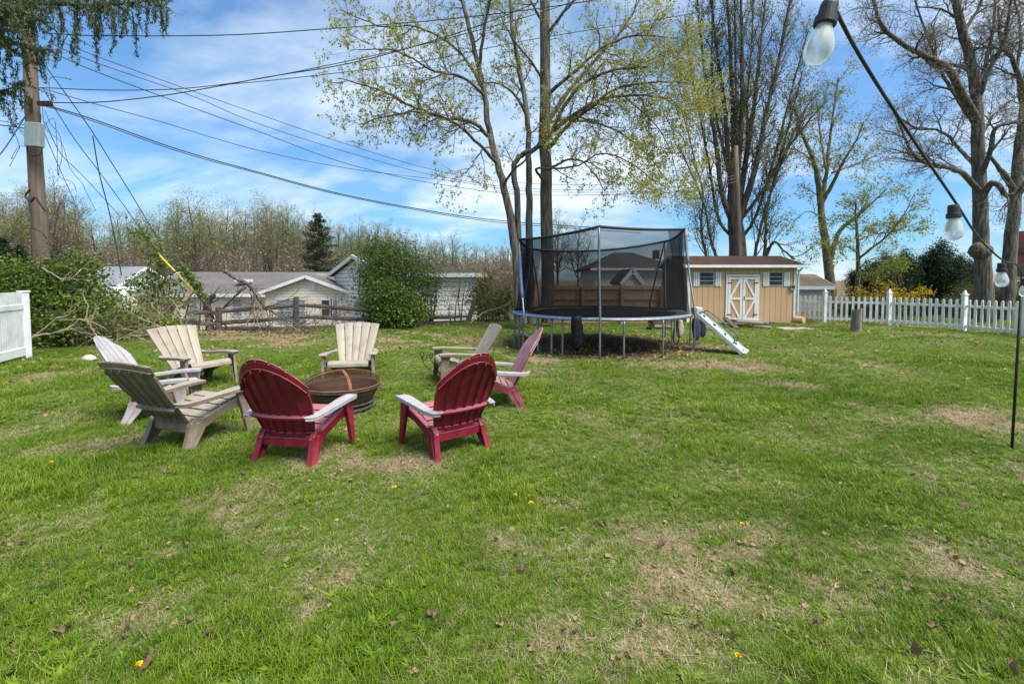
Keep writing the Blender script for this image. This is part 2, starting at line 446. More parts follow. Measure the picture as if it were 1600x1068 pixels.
CHIP = leafmat('leaf_bits', [(.09, .05, .028), (.20, .12, .07), (.32, .215, .13), (.45, .34, .24)], .1, .8, 3)
def tuft(n, h0, h1, rad, lean, w, seed, flat=0):
    r = np.random.default_rng(seed); V = []; T = []
    for i in range(n):
        a = r.random() * 6.283; q = rad * math.sqrt(r.random()); bx, by = q * math.cos(a), q * math.sin(a)
        h = h0 + (h1 - h0) * r.random(); az = r.random() * 6.283; le = lean * (.3 + r.random()) 
        dx, dy = math.cos(az), math.sin(az); sx, sy = -dy, dx; ww = w * (.7 + .6 * r.random()) / 2
        k = len(V)
        for t, wf in ((0, .8), (.4, 1), (.75, .7)):
            o = le * h * t * t * (1 + flat); z = h * (t - .25 * le * t * t) * (1 - .75 * flat) - .004 + .012 * flat * r.random()
            for s in (-1, 1): V.append((bx + dx * o + s * sx * ww * wf, by + dy * o + s * sy * ww * wf, z))
        o = le * h * (1 + flat); V.append((bx + dx * o, by + dy * o, h * (1 - .28 * le) * (1 - .8 * flat) + .004))
        T += [(k, k + 1, k + 3), (k, k + 3, k + 2), (k + 2, k + 3, k + 5), (k + 2, k + 5, k + 4), (k + 4, k + 5, k + 6)]
    return np_mesh('grass_tuft', V, None, T)
def scatter(name, label, cat, pts, scl, idx, meshes, m, rnd, tilt=.12):
    col = bpy.data.collections.new(name + '_kinds')
    for i, me in enumerate(meshes):
        o = bpy.data.objects.new('grass_tuft_%02d' % i, me); me.materials.clear(); me.materials.append(m); col.objects.link(o)
    n = len(pts); me = bpy.data.meshes.new(name); me.vertices.add(n); me.vertices.foreach_set('co', np.asarray(pts, np.float32).ravel())
    a = me.attributes.new('scl', 'FLOAT', 'POINT'); a.data.foreach_set('value', np.asarray(scl, np.float32))
    a = me.attributes.new('idx', 'INT', 'POINT'); a.data.foreach_set('value', np.asarray(idx, np.int32))
    rot = np.stack([rnd.normal(size=n) * tilt, rnd.normal(size=n) * tilt, rnd.random(n) * 6.283], 1)
    a = me.attributes.new('rot', 'FLOAT_VECTOR', 'POINT'); a.data.foreach_set('vector', rot.astype(np.float32).ravel())
    o = bpy.data.objects.new(name, me); COL.objects.link(o); me.materials.append(m)
    g = bpy.data.node_groups.new(name, 'GeometryNodeTree')
    g.interface.new_socket('Geometry', in_out='INPUT', socket_type='NodeSocketGeometry'); g.interface.new_socket('Geometry', in_out='OUTPUT', socket_type='NodeSocketGeometry')
    gi = g.nodes.new('NodeGroupInput'); go = g.nodes.new('NodeGroupOutput'); ip = g.nodes.new('GeometryNodeInstanceOnPoints')
    ci = g.nodes.new('GeometryNodeCollectionInfo'); ci.inputs['Collection'].default_value = col
    ci.inputs['Separate Children'].default_value = True; ci.inputs['Reset Children'].default_value = True
    def na(nm, ty):
        k = g.nodes.new('GeometryNodeInputNamedAttribute'); k.data_type = ty; k.inputs[0].default_value = nm
        return [s for s in k.outputs if s.enabled and s.name == 'Attribute'][0]
    g.links.new(gi.outputs[0], ip.inputs['Points']); g.links.new(ci.outputs[0], ip.inputs['Instance'])
    ip.inputs['Pick Instance'].default_value = True
    g.links.new(na('idx', 'INT'), ip.inputs['Instance Index']); g.links.new(na('rot', 'FLOAT_VECTOR'), ip.inputs['Rotation'])
    g.links.new(na('scl', 'FLOAT'), ip.inputs['Scale']); g.links.new(ip.outputs[0], go.inputs[0])
    md = o.modifiers.new('scatter', 'NODES'); md.node_group = g
    return tag(o, label, cat, kind='stuff')
def field(d0, d1, dens, rnd, wide=1.17):
    side = 2.4; area = wide * (d1 * d1 - d0 * d0) + 2 * side * (d1 - d0); n = int(area * dens)
    y = np.sqrt(d0 * d0 + rnd.random(n) * (d1 * d1 - d0 * d0)); x = (rnd.random(n) * 2 - 1) * (wide * y + side)
    return x, y
gr = np.random.default_rng(5)
bands = [(.6, 1.6, 500, .8), (1.6, 3.2, 1650, .68), (3.2, 5, 1050, .85), (5, 8, 480, 1.1), (8, 12, 220, 1.35), (12, 19.5, 100, 1.6)]
bx, by, bsz = [], [], []
for d0, d1, dn, sc in bands:
    x, y = field(d0, d1, dn, gr); bx.append(x); by.append(y); bsz.append(np.full(len(x), sc))
bx = np.concatenate(bx); by = np.concatenate(by); bsz = np.concatenate(bsz)
inside = (beyond(bx, by) < .15) | (bx > 1.5)
fx = gnd(0, 571).x
inside &= ~((bx < -9.3) & (by > 10.6)) & ~((by > 16.9) & (bx > 6.4) & (bx < 10.6))
bx, by, bsz = bx[inside], by[inside], bsz[inside]
dd = deadness(bx, by); mu = mulch(bx, by); u = gr.random(len(bx))
lush = N2.fbm(bx, by, .9, 3); tallm = N3.fbm(bx, by, 1.3, 3)
pdead = np.clip(dd * .92, 0, .74)
isdead = u < pdead
keep = gr.random(len(bx)) > mu * .85
g_ok = ~isdead & keep
sz = bsz * (.55 + .95 * np.clip((lush - .25) * 1.6, 0, 1)) * (1 - .45 * dd) * (.8 + .4 * gr.random(len(bx)))
sz *= np.where(by > 9, .55, np.where(by > 3.4, .78, 1.0))
kinds = [tuft(16, .035, .075, .045, .75, .0042, 1), tuft(15, .03, .06, .05, .95, .004, 2), tuft(18, .045, .09, .05, .7, .0045, 3),
         tuft(14, .03, .065, .05, 1.2, .0048, 4), tuft(15, .07, .125, .04, .8, .0042, 5), tuft(12, .018, .035, .05, .6, .011, 6), tuft(11, .045, .075, .012, 1.5, .017, 7, .35)]
ki = gr.integers(0, 4, len(bx)); ki = np.where((tallm > .56) & (gr.random(len(bx)) < .35), 4, ki); ki = np.where(gr.random(len(bx)) < .12, 5, ki); ki = np.where((gr.random(len(bx)) < .10) & (N1.fbm(bx, by, .7, 3) > .5), 6, ki)
P3 = np.stack([bx, by, height(bx, by)], 1)
scatter('lawn_grass', 'green mown lawn grass covering the whole back yard', 'grass', P3[g_ok], sz[g_ok], ki[g_ok], kinds, GREEN, gr)
skinds = [tuft(18, .025, .055, .06, .9, .0026, 11, .75), tuft(16, .02, .045, .05, 1.0, .0026, 12, .4), tuft(12, .03, .06, .06, 1.1, .0024, 13, .85), tuft(14, .02, .05, .05, .8, .0022, 14, .2)]
extra = gr.random(len(bx)) < .18
s_ok = (isdead | extra) & (gr.random(len(bx)) > mu * .8)
scatter('straw_grass', 'dry straw coloured dead grass in patches across the lawn', 'dead grass', P3[s_ok] + np.array([0, 0, .002]), (bsz * (.7 + .5 * gr.random(len(bx))) * np.where(by > 9, .7, 1))[s_ok], gr.integers(0, 4, len(bx))[s_ok], skinds, STRAW, gr)
# leaf crumbs (stuff): small curled brown bits lying in the bare patches and under the trampoline
def crumb(seed):
    r = np.random.default_rng(seed); V = []; T = []
    n = 7; V.append((0, 0, .004))
    for i in range(n):
        a = i * 6.283 / n; q = .006 + .007 * r.random(); V.append((q * math.cos(a) * 1.3, q * math.sin(a), .002 + .014 * r.random()))
    T = [(0, 1 + i, 1 + (i + 1) % n) for i in range(n)]
    return np_mesh('leaf_crumb', V, None, T)
cx, cy = [], []
for d0, d1, dn in ((1.7, 4, 210), (4, 8, 90), (8, 17, 60)):
    x, y = field(d0, d1, dn, gr); cx.append(x); cy.append(y)
cx = np.concatenate(cx); cy = np.concatenate(cy)
band = np.clip(1 - np.abs(beyond(cx, cy) + .7) / 1.2, 0, 1) * (cx < -.5)
pc = np.clip(.04 + .55 * deadness(cx, cy) + 1.2 * mulch(cx, cy) + 1.0 * band, 0, 1)
ok = (gr.random(len(cx)) < pc) & ((beyond(cx, cy) < .3) | (cx > 1))
cx, cy = cx[ok], cy[ok]
scatter('leaf_litter', 'crumbled brown dead leaf litter scattered in the thin grass', 'leaf litter', np.stack([cx, cy, height(cx, cy) + .008], 1), (.6 + 1.0 * gr.random(len(cx))) * np.where(cy > 8, 2.3, np.where(cy > 4.5, 1.3, 1)), gr.integers(0, 4, len(cx)), [crumb(i) for i in range(4)], CHIP, gr, .35)
# ------------------------------------------------------------------ chairs
def plastic(name, base, base2, fade, up0=.05, up1=.75):
    """moulded resin; chalky where the surface faces up or forward (weathering fixed to the chair)"""
    m, nt, bs, out = nodes_of(name)
    n = tex_noise(nt, 9, 6); n2 = tex_noise(nt, 70, 4)
    b = ramp(nt, [(.3, base), (.7, base2)], n)
    tc = nt.nodes.new('ShaderNodeTexCoord'); sp = nt.nodes.new('ShaderNodeSeparateXYZ'); nt.links.new(tc.outputs['Normal'], sp.inputs[0])
    up = mathn(nt, 'ADD', mathn(nt, 'ADD', sp.outputs[2], mathn(nt, 'MULTIPLY', sp.outputs[1], .45)), mathn(nt, 'MULTIPLY', mathn(nt, 'SUBTRACT', n, .5), .9))
    f = nt.nodes.new('ShaderNodeMapRange'); f.inputs[1].default_value = up0; f.inputs[2].default_value = up1; nt.links.new(up, f.inputs[0])
    dirt = ramp(nt, [(.34, (.62, .60, .56)), (.52, (1, 1, 1)), (.80, (1.08, 1.08, 1.08))], tex_noise(nt, 5.5, 9)); spk = ramp(nt, [(.30, (.66, .62, .56)), (.40, (1, 1, 1))], n2)
    nt.links.new(mixc(nt, 1.0, mixc(nt, .5, mixc(nt, f.outputs[0], b, fade), dirt, 'MULTIPLY'), spk, 'MULTIPLY'), bs.inputs['Base Color'])
    bs.inputs['Roughness'].default_value = .48; bs.inputs['Specular IOR Level'].default_value = .35
    bump(nt, bs, n2, .12, .004); return m
TAN = plastic('tan_resin', (.155, .118, .082), (.205, .163, .12), (.315, .268, .212))
RED = plastic('red_resin', (.155, .007, .019), (.22, .013, .028), (.35, .115, .145))
PALE = plastic('faded_red_resin', (.26, .07, .09), (.30, .14, .15), (.41, .39, .40), -.35, .3)
PINK = plastic('pink_faded_resin', (.22, .028, .045), (.28, .05, .07), (.36, .19, .21), -.1, .7)
ARMF = mat('chalky_arm', (.30, .275, .285), (.38, .355, .365), 14, .6, bmp=.1)
GREYTAN = TAN
def chair_parts(kind):
    red = kind != 'tan'; n = 6 if red else 5
    def half(s):
        if red: return .232 + .082 * math.sin(min(s / .62, 1) * PI / 2)
        return .205 + .14 * s
    def top(u): return (1 - .30 * u * u - .03 * u ** 4) if red else (1 - .045 * u * u)
    def ctr(u, s, back=0.0):
        w = half(s); cv = (.050 if red else .022) * u * u
        yy = -.150 - (.385 if red else .43) * s - .03 * math.sin(s * PI) * (-1 if red else .4) + cv - back; zz = .205 + (.765 if red else .645) * s + back * -.35
        return Vector((u * w, yy, zz))
    b = MB()
    for i in range(n):
        g = .0065 / .29; u0 = -1 + 2 * i / n + (g if i else 0); u1 = -1 + 2 * (i + 1) / n - (g if i < n - 1 else 0)
        K, J = 12, 3; fr = []; bk = []
        for k in range(K + 1):
            for j in range(J + 1):
                u = u0 + (u1 - u0) * j / J
                s = (k / K) * top(u); crown = .006 * (1 - (2 * j / J - 1) ** 2)
                p = ctr(u, s); fr.append(p + Vector((0, crown, 0))); bk.append(ctr(u, s, .011) + Vector((0, crown, 0)))
        o = len(fr); fs = []; st = J + 1
        for k in range(K):
            for j in range(J):
                a = k * st + j; fs.append((a, a + 1, a + st + 1, a + st)); fs.append((o + a + st, o + a + st + 1, o + a + 1, o + a))
        for k in range(K):
            a = k * st; fs.append((a, a + st, o + a + st, o + a)); a += J; fs.append((a + st, a, o + a, o + a + st))
        for j in range(J):
            fs.append((j + 1, j, o + j, o + j + 1)); a = K * st + j; fs.append((a, a + 1, o + a + 1, o + a))
        b.add(fr + bk, fs)
        # raised rim along the slat edges on the rear
        for u in (u0, u1):
            b.sweep([ctr(u, s * top(u), .016) for s in np.linspace(.06, .86, 9)], (0, 1, .3), [.014] * 9, .006)
    us = np.linspace(-1, 1, 13)
    for s0, wv, bk in ((.06, .05, .014), (.30, .022, .028)):
        b.sweep([ctr(u * .99, s0, bk) for u in us], (0, -.35, 1), [wv] * 13, .016 if s0 < .3 else .05)
    tb_ = .94 if red else .955
    b.sweep([ctr(u * .985, tb_ * top(u), .013) for u in us], (0, -.35, 1), [(.055 if red else .05)] * 13, .010)
    b.sweep([ctr(u * .985, (tb_ - .04) * top(u), .020) for u in us], (0, -.35, 1), [.010] * 13, .022)
    se = MB()
    prof = spline([(0, -.165, .225), (0, -.05, .262), (0, .12, .335), (0, .25, .372), (0, .315, .376), (0, .352, .350), (0, .362, .300)], 5)
    ln = [0]
    for a, c in zip(prof, prof[1:]): ln.append(ln[-1] + (c - a).length)
    tot = ln[-1]
    def pp(t):
        t = min(max(t, 0), 1) * tot
        for i in range(len(ln) - 1):
            if t <= ln[i + 1] + 1e-9:
                f = (t - ln[i]) / (ln[i + 1] - ln[i]); return prof[i].lerp(prof[i + 1], f)
        return prof[-1]
    cuts = [0, .155, .31, .465, .62, 1.0] if red else [0, .17, .33, .49, .65, 1.0]
    for i in range(5):
        t0 = cuts[i] + (.012 if i else 0); t1 = cuts[i + 1] - (.012 if i < 4 else 0)
        m_ = 4 if i < 4 else 9
        q = [pp(t0 + (t1 - t0) * k / m_) for k in range(m_ + 1)]
        wd = [2 * (.225 + .05 * min((p.y + .165) / .5, 1)) for p in q]
        se.sweep(q, (1, 0, 0), wd, .014)
    for xx in ((-.12, .12) if red else (-.14, 0, .14)):
        se.sweep([Vector((xx, p.y, p.z - .013)) for p in (pp(t) for t in np.linspace(.01, .7, 9))], (1, 0, 0), [.03 if red else .07] * 9, .013)
    arms = []; fl = []; rl = []
    for sd in (-1, 1):
        a = MB()
        pth = spline([(sd * .270, -.325, .452), (sd * .305, -.27, .440), (sd * .325, -.16, .446), (sd * .335, .05, .464), (sd * .338, .24, .476), (sd * .338, .375, .472)], 4)
        m_ = len(pth); wd = [np.interp(i / (m_ - 1), [0, .2, .45, .7, .92, 1], [.05, .065, .085, .115, .12, .095]) for i in range(m_)]
        a.sweep(pth, (1, 0, 0), wd, .016)
        a.sweep([p + Vector((sd * (w / 2 - .006), 0, -.016)) for p, w in zip(pth, wd)], (1, 0, 0), [.010] * m_, .030)
        a.sweep([p + Vector((-sd * (w / 2 - .006), 0, -.014)) for p, w in zip(pth[4:], wd[4:])], (1, 0, 0), [.010] * (m_ - 4), .026)
        arms.append(a)
        f = MB(); q = spline([(sd * .345, .285, .464), (sd * .347, .292, .36), (sd * .353, .312, .22), (sd * .365, .338, -.01)], 4); m_ = len(q)
        wd = [np.interp(i / (m_ - 1), [0, .12, .3, .55, 1], [.165, .125, .118, .098, .052]) for i in range(m_)]
        f.sweep(q, (0, 1, 0), wd, .014)
        f.sweep([p + Vector((-sd * .014, -w / 2 + .005, 0)) for p, w in zip(q, wd)], (0, 1, 0), [.010] * m_, .036)
        f.sweep([p + Vector((-sd * .014, w / 2 - .005, 0)) for p, w in zip(q, wd)], (0, 1, 0), [.010] * m_, .036)
        fl.append(f)
        r = MB(); q = spline([(sd * .318, .295, .335), (sd * .302, .18, .312), (sd * .286, .03, .258), (sd * .272, -.09, .205), (sd * .268, -.125, .185)], 5); m_ = len(q)
        dirs = [(q[min(i + 1, m_ - 1)] - q[max(i - 1, 0)]).normalized() for i in range(m_)]
        Wd = [Vector((0, -d.z, d.y)) for d in dirs]
        wd = [np.interp(i / (m_ - 1), [0, .3, .5, .75, 1], [.085, .072, .076, .095, .11]) for i in range(m_)]
        r.sweep(q, Wd, wd, .014)
        for e in (-1, 1):
            r.sweep([p + w_.normalized() * (e * (w / 2 - .005)) + Vector((-sd * .018, 0, 0)) for p, w_, w in zip(q, Wd, wd)], Wd, [.010] * m_, .046)
        q2 = spline([(sd * .270, -.105, .275), (sd * .274, -.130, .19), (sd * .284, -.180, .09), (sd * .298, -.235, -.01)], 4); n2 = len(q2); w2 = [np.interp(i / (n2 - 1), [0, .25, .6, 1], [.085, .150, .112, .078]) for i in range(n2)]
        r.sweep(q2, (0, 1, 0), w2, .018)
        for e in (-1, 1): r.sweep([p + Vector((-sd * .020, e * (w / 2 - .005), 0)) for p, w in zip(q2, w2)], (0, 1, 0), [.012] * n2, .052)
        r.sweep([p + Vector((sd * .010, -.01, 0)) for p in q2[2:]], (0, 1, 0), [w * .3 for w in w2[2:]], .012)
        rl.append(r)
    ap = MB(); ap.sweep([Vector((x, -.165 - .02 * (1 - (x / .27) ** 2), .185)) for x in np.linspace(-.262, .262, 7)], (0, 0, 1), [.075] * 7, .014)
    return b, se, arms, fl, rl, ap
PROTO = {}
def make_chair(kind, label, loc, rz, group):
    key = kind
    r = thing('garden_chair', label, 'garden chair', loc, rz, group)
    if key not in PROTO:
        b, se, arms, fl, rl, ap = chair_parts('tan' if kind == 'tan' else 'red')
        M = {'tan': TAN, 'red': RED, 'pale': PALE, 'pink': PINK}[kind]; k_ = 1.05 if kind == 'tan' else 1.01; r.scale = (k_ * (1 if kind == 'tan' else .97), k_, k_)
        b.build('backrest', M, r, local=True, bev=.003); se.build('seat', M, r, local=True, bev=.004)
        ap.build('rear_apron', M, r, local=True, bev=.003)
        for a in arms: a.build('armrest', TAN if kind == 'tan' else ARMF, r, local=True, bev=.005)
        for a in fl: a.build('front_leg', M, r, local=True, bev=.004)
        for a in rl: a.build('rear_leg', M, r, local=True, bev=.004)
        PROTO[key] = r
    else:
        k_ = 1.05 if kind == 'tan' else 1.01; r.scale = (k_ * (1 if kind == 'tan' else .97), k_, k_)
        for ch in PROTO[key].children:
            c = ch.copy(); COL.objects.link(c); c.parent = r
    return r
GA = 'plastic chairs in a ring round the fire pit'
def place(kind, label, px, py, head, z=0):
    """px, py: the ground point under the middle of the chair; head: degrees clockwise from straight ahead"""
    p = gnd(px, py); return make_chair(kind, label, (p.x, p.y, float(height(p.x, p.y)) - .004), -math.radians(head), GA)
place('tan', 'tan slatted plastic chair at the near left, dark hollow back turned to the camera', 299, 686, 20)
place('red', 'crimson round-backed plastic chair seen from behind, left of the fire pit front', 468, 709, 9)
place('red', 'crimson round-backed plastic chair seen from behind, turned left, alone right of the fire pit', 703, 697, -38)
place('pale', 'faded red chair with chalky white back, half hidden behind the near tan chair', 247, 650, 67)
place('tan', 'tan plastic chair at the rear left, facing the fire pit from beside the branches', 308, 602, 114)
place('tan', 'tan plastic chair facing the camera directly behind the fire pit', 551, 597, 170)
place('tan', 'tan plastic chair in side view facing left, beside the iron fork rack', 720, 595, -108)
place('pink', 'faded pink red chair in side view facing left, nearest the trampoline', 783, 629, -97)
# ------------------------------------------------------------------ fire pit
RUST = mat('rusty_steel', (.12, .045, .022), (.30, .12, .055), 7, .75, bmp=.25, metal=.25, lo=.3, hi=.7)
BOWL = mat('brown_bowl', (.045, .026, .017), (.115, .062, .036), 6, .6, (1, 1, 3), bmp=.15, metal=.3)
BAND = mat('grey_band', (.20, .18, .17), (.30, .27, .25), 18, .5, metal=.5)
IRON = mat('black_iron', (.018, .012, .010), (.07, .028, .016), 25, .6, metal=.4)
def meshmat(name, col, hole, alpha):
    m, nt, bs, out = nodes_of(name); bs.inputs['Specular IOR Level'].default_value = .05; bs.inputs['Base Color'].default_value = (*col, 1); bs.inputs['Roughness'].default_value = .7
    tr = nt.nodes.new('ShaderNodeBsdfTransparent'); mx = nt.nodes.new('ShaderNodeMixShader'); mx.inputs[0].default_value = alpha
    nt.links.new(tr.outputs[0], mx.inputs[1]); nt.links.new(bs.outputs[0], mx.inputs[2]); nt.links.new(mx.outputs[0], out.inputs[0]); return m
SCREEN = meshmat('spark_mesh', (.055, .026, .018), 0, .48)
fp = gnd(536, 639); FZ = float(height(fp.x, fp.y)) + .03
pit = thing('fire_pit', 'rusty round fire pit with domed spark screen amid the chairs', 'fire pit', (fp.x, fp.y, FZ))
L = lambda mb, n, m, p=pit, sm=True, bv=0: mb.build(n, m, p, local=True, smooth=sm, bev=bv)
R0 = .445
b = MB(); b.lathe([(.30, .0), (.335, .06), (.39, .19), (.435, .30), (.435, .315), (.425, .315), (.38, .19), (.32, .10), (.15, .07), (.0, .065)], k=48); L(b, 'bowl', BOWL)
b = MB(); b.lathe([(R0 - .03, .300), (R0, .300), (R0, .335), (R0 - .03, .335), (R0 - .03, .300)], k=48); L(b, 'rim_band', BAND, sm=False)
b = MB(); b.lathe([(.337, .015), (.352, .015), (.363, .05), (.348, .05), (.337, .015)], k=48); L(b, 'base_band', BAND, sm=False)
scr = MB(); prof = [(R0 + .015, .338)] + [(R0 * math.cos(a), .345 + .185 * math.sin(a)) for a in np.linspace(.05, PI / 2, 12)]; scr.lathe(prof, k=48); sc_ = L(scr, 'spark_screen', SCREEN)
b = MB(); b.tube([(( R0 + .012) * math.cos(a), (R0 + .012) * math.sin(a), .343) for a in np.linspace(0, 2 * PI, 49)], .009, 6, False); L(b, 'screen_rim', RUST, sc_)
b = MB()
for k in range(4):
    az = .55 + k * PI / 2
    b.sweep([Vector((R0 * math.cos(a) * math.cos(az), R0 * math.cos(a) * math.sin(az), .349 + .185 * math.sin(a))) for a in np.linspace(.03, PI / 2 - .02, 10)], (-math.sin(az), math.cos(az), 0), [.036] * 10, .004)
L(b, 'screen_strap', RUST, sc_, False)
b = MB(); b.tube(spline([(-.05, .0, .525), (-.045, 0, .542), (0, 0, .550), (.045, 0, .542), (.05, 0, .525)], 5), .008, 6); L(b, 'lid_handle', IRON, sc_)
b = MB(); b.lathe([(.385, .10), (.0, .13)], k=24); L(b, 'ash_bed', mat('ash', (.16, .14, .13), (.05, .045, .04), 20, 1))
for sd in (-1, 1):
    b = MB(); b.tube(spline([(sd * .43, -.05, .27), (sd * .47, -.05, .255), (sd * .49, 0, .25), (sd * .47, .05, .255), (sd * .43, .05, .27)], 4), .007, 6); L(b, 'side_handle', IRON)
pit.scale.z = .88
# iron fork rack behind the right chairs: bent rods with curled ends stuck in the lawn
q = at(690, 575, 7.15); rk = thing('fork_rack', 'rusty iron rods with curled tops standing beside the tan chair', 'fork rack', (q.x, q.y, 0))
def rod(ptspx, d, name='curled_rod', r=.007):
    b = MB(); b.tube(spline([at(x, y, d) for x, y in ptspx], 5), r, 6); return b.build(name, IRON, rk, smooth=True)
rod([(660, 557), (656, 553), (658, 549), (662, 552), (661, 559), (658, 557), (661, 563), (664, 570), (671, 577), (680, 580), (690, 582), (700, 586)], 7.15)
rod([(661, 561), (665, 562), (667, 557), (668, 553), (671, 555), (673, 560), (676, 556), (676, 553), (673, 554), (672, 560), (675, 564), (678, 569), (682, 577), (690, 586)], 7.15)
rod([(704, 560), (704, 555), (709, 555), (715, 557), (721, 556), (719, 562), (717, 570), (715, 590)], 7.15)
rod([(704, 556), (702, 563), (699, 570), (697, 600)], 7.15)
# ------------------------------------------------------------------ trampoline
GALV = mat('galvanised_tube', (.15, .165, .175), (.23, .245, .255), 12, .45, metal=.65)
BLUEP = mat('blue_pad', (.03, .075, .17), (.07, .12, .21), 5, .6)
PADF = mat('faded_pad', (.17, .18, .21), (.25, .255, .275), 3, .7, bmp=.2)
NET = meshmat('black_netting', (.007, .007, .008), 0, .56)
BLK = mat('black_webbing', (.010, .010, .012), (.022, .022, .026), 12, .7)
MATB = mat('jump_mat', (.006, .006, .007), (.012, .012, .013), 20, .95, spec=.03)
TC = Vector((TRX, TRY, 0)); TRR, TH = 2.12, .80
tp = thing('trampoline', 'large round trampoline with black safety net and leaning poles', 'trampoline', TC)
def tang(a, r=TRR, z=TH): return TC + Vector((r * math.cos(a), r * math.sin(a), z))
def T(mb, n, m, p=tp, sm=True, bv=0): return mb.build(n, m, p, smooth=sm, bev=bv)
b = MB(); b.tube([tang(a) for a in np.linspace(0, 2 * PI, 73)], .027, 8, False); T(b, 'frame_ring', GALV)
b = MB(); b.lathe([(0, -.02), (1.80, .0), (1.80, -.012), (0, -.03)], TC + Vector((0, 0, TH - .005)), 48); T(b, 'jump_mat', MATB)
b = MB(); a0, a1 = math.radians(150), math.radians(252)
b.lathe([(1.80, .02), (1.98, .03), (2.165, .015), (2.175, -.02), (2.165, -.02), (2.155, .006), (1.98, .02), (1.80, .012), (1.80, .02)], TC + Vector((0, 0, TH)), 26, a0, a1); T(b, 'blue_pad', BLUEP)
b = MB(); b.lathe([(1.78, .022), (1.95, .035), (2.12, .034), (2.125, .010), (1.95, .02), (1.78, .012), (1.78, .022)], TC + Vector((0, 0, TH)), 60, a1 + .01, a0 + 2 * PI - .01); T(b, 'edge_pad', PADF)
b = MB(); b.lathe([(1.78, .05), (1.98, .065), (2.155, .05), (2.16, -.03), (2.15, -.03), (2.145, .035), (1.98, .05), (1.78, .04), (1.78, .05)], TC + Vector((0, 0, TH)), 44, math.radians(12), math.radians(168)); T(b, 'dark_rim_cover', MATB)  # black cover added over the far half to darken the bright rim
POLES = [('pole', 797, 551, 11.0, 811, 374), ('pole', 937, 556, 9.05, 936, 354), ('pole', 1080, 549, 10.6, 1071, 358), ('pole', 1046, 530, 12.9, 1039, 377), ('pole', 836, 531, 12.9, 830, 389)]
tops = []
pmesh = []
for nm, bxp, byp, d, txp, typ in POLES:
    g = gnd(bxp, byp); t = at(txp, typ, d)
    dv = (Vector((g.x, g.y, 0)) - TC); dv.z = 0; rr = TC + dv.normalized() * (TRR + .055)
    base = Vector((rr.x, rr.y, .0)); t = Vector((t.x, t.y, t.z)); tops.append(t); pmesh.append((base, t))
for i, (base, t) in enumerate(pmesh):
    b = MB(); foot = base + (TC - base).normalized() * -.04
    b.tube(spline([base + (TC - base).normalized() * .16 + Vector((0, 0, -.01)), base + Vector((0, 0, .07)), base + Vector((0, 0, .55)), base + Vector((0, 0, TH + .12)), base.lerp(t, .62) + Vector((0, 0, .12)), t], 4), .021, 8)
    po = T(b, 'pole', GALV)
    if i == 0:
        b = MB(); q0 = spline([base + Vector((0, 0, TH + .12)), base.lerp(t, .62) + Vector((0, 0, .12)), t], 6); b.tube(q0[2:-2], .040, 8); T(b, 'foam_sleeve', BLUEP, po)
    if i in (2,):
        b = MB(); q0 = spline([base + Vector((0, 0, TH + .25)), base.lerp(t, .62) + Vector((0, 0, .12)), t], 6); b.tube(q0[7:], .036, 8); T(b, 'foam_sleeve', mat('grey_foam', (.16, .19, .24), (.24, .28, .34), 6, .7), po)
def sag(a, b_, h, n=10):
    return [a.lerp(b_, i / n) + Vector((0, 0, -h * 4 * (i / n) * (1 - i / n))) for i in range(n + 1)]
order = [0, 1, 2, 3, 4, 0]; sags = [-.03 + .04, .03, .05, .16, .05]
sags = [.045, .03, .06, .15, .05]
rail = []
for i in range(5): rail += sag(tops[order[i]], tops[order[i + 1]], sags[i])[:-1]
rail.append(rail[0])
b = MB(); b.tube(rail, .030, 6, False); T(b, 'net_rail', BLK)
# net: hung from the rail, gathered at the frame
nn = len(rail) - 1; K = 10; V = []; F = []
rn = random.Random(4)
low = []
for i in range(nn):
    p = rail[i]; dv = p - TC; dv.z = 0; low.append(TC + dv.normalized() * 2.05 + Vector((0, 0, TH + .045)))
for i in range(nn):
    wv = math.sin(i * 1.7) * .03 + rn.gauss(0, .012)
    for k in range(K + 1):
        t = k / K; p = rail[i].lerp(low[i], t); dv = (p - TC); dv.z = 0
        p = p - dv.normalized() * (.05 * math.sin(t * PI) - wv * math.sin(t * PI) - .02 * math.sin(t * 9 + i))
        V.append(p)
for i in range(nn):
    for k in range(K):
        a = i * (K + 1) + k; c = ((i + 1) % nn) * (K + 1) + k; F.append((a, a + 1, c + 1, c))
b = MB(); b.add(V, F); net = T(b, 'safety_net', NET)
# doubled, folded net at the two ends and the sewn seams
for j, (i0, wdt) in enumerate(((0, 3), (49, 2), (18, 3), (21, 3), (24, 3))):
    b = MB(); V = []; F = []
    for q in range(wdt + 1):
        i = (i0 + q) % nn
        for k in range(K + 1):
            t = k / K; p = rail[i].lerp(low[i], t); dv = p - TC; dv.z = 0
            V.append(p - dv.normalized() * (.05 * math.sin(t * PI) + .05 + .03 * (q % 2)))
    for q in range(wdt):
        for k in range(K):
            a = q * (K + 1) + k; F.append((a, a + 1, a + K + 2, a + K + 1))
    b.add(V, F); T(b, 'net_fold', NET, net)
for i in (0, 10, 20, 30, 40):
    b = MB(); b.sweep([rail[i].lerp(low[i], t) + (TC - rail[i]).normalized() * (.06 * math.sin(t * PI)) for t in np.linspace(0, 1, 9)], (TC - rail[i]).cross(Vector((0, 0, 1))).normalized(), [.045] * 9, .006); T(b, 'net_seam', BLK, net)
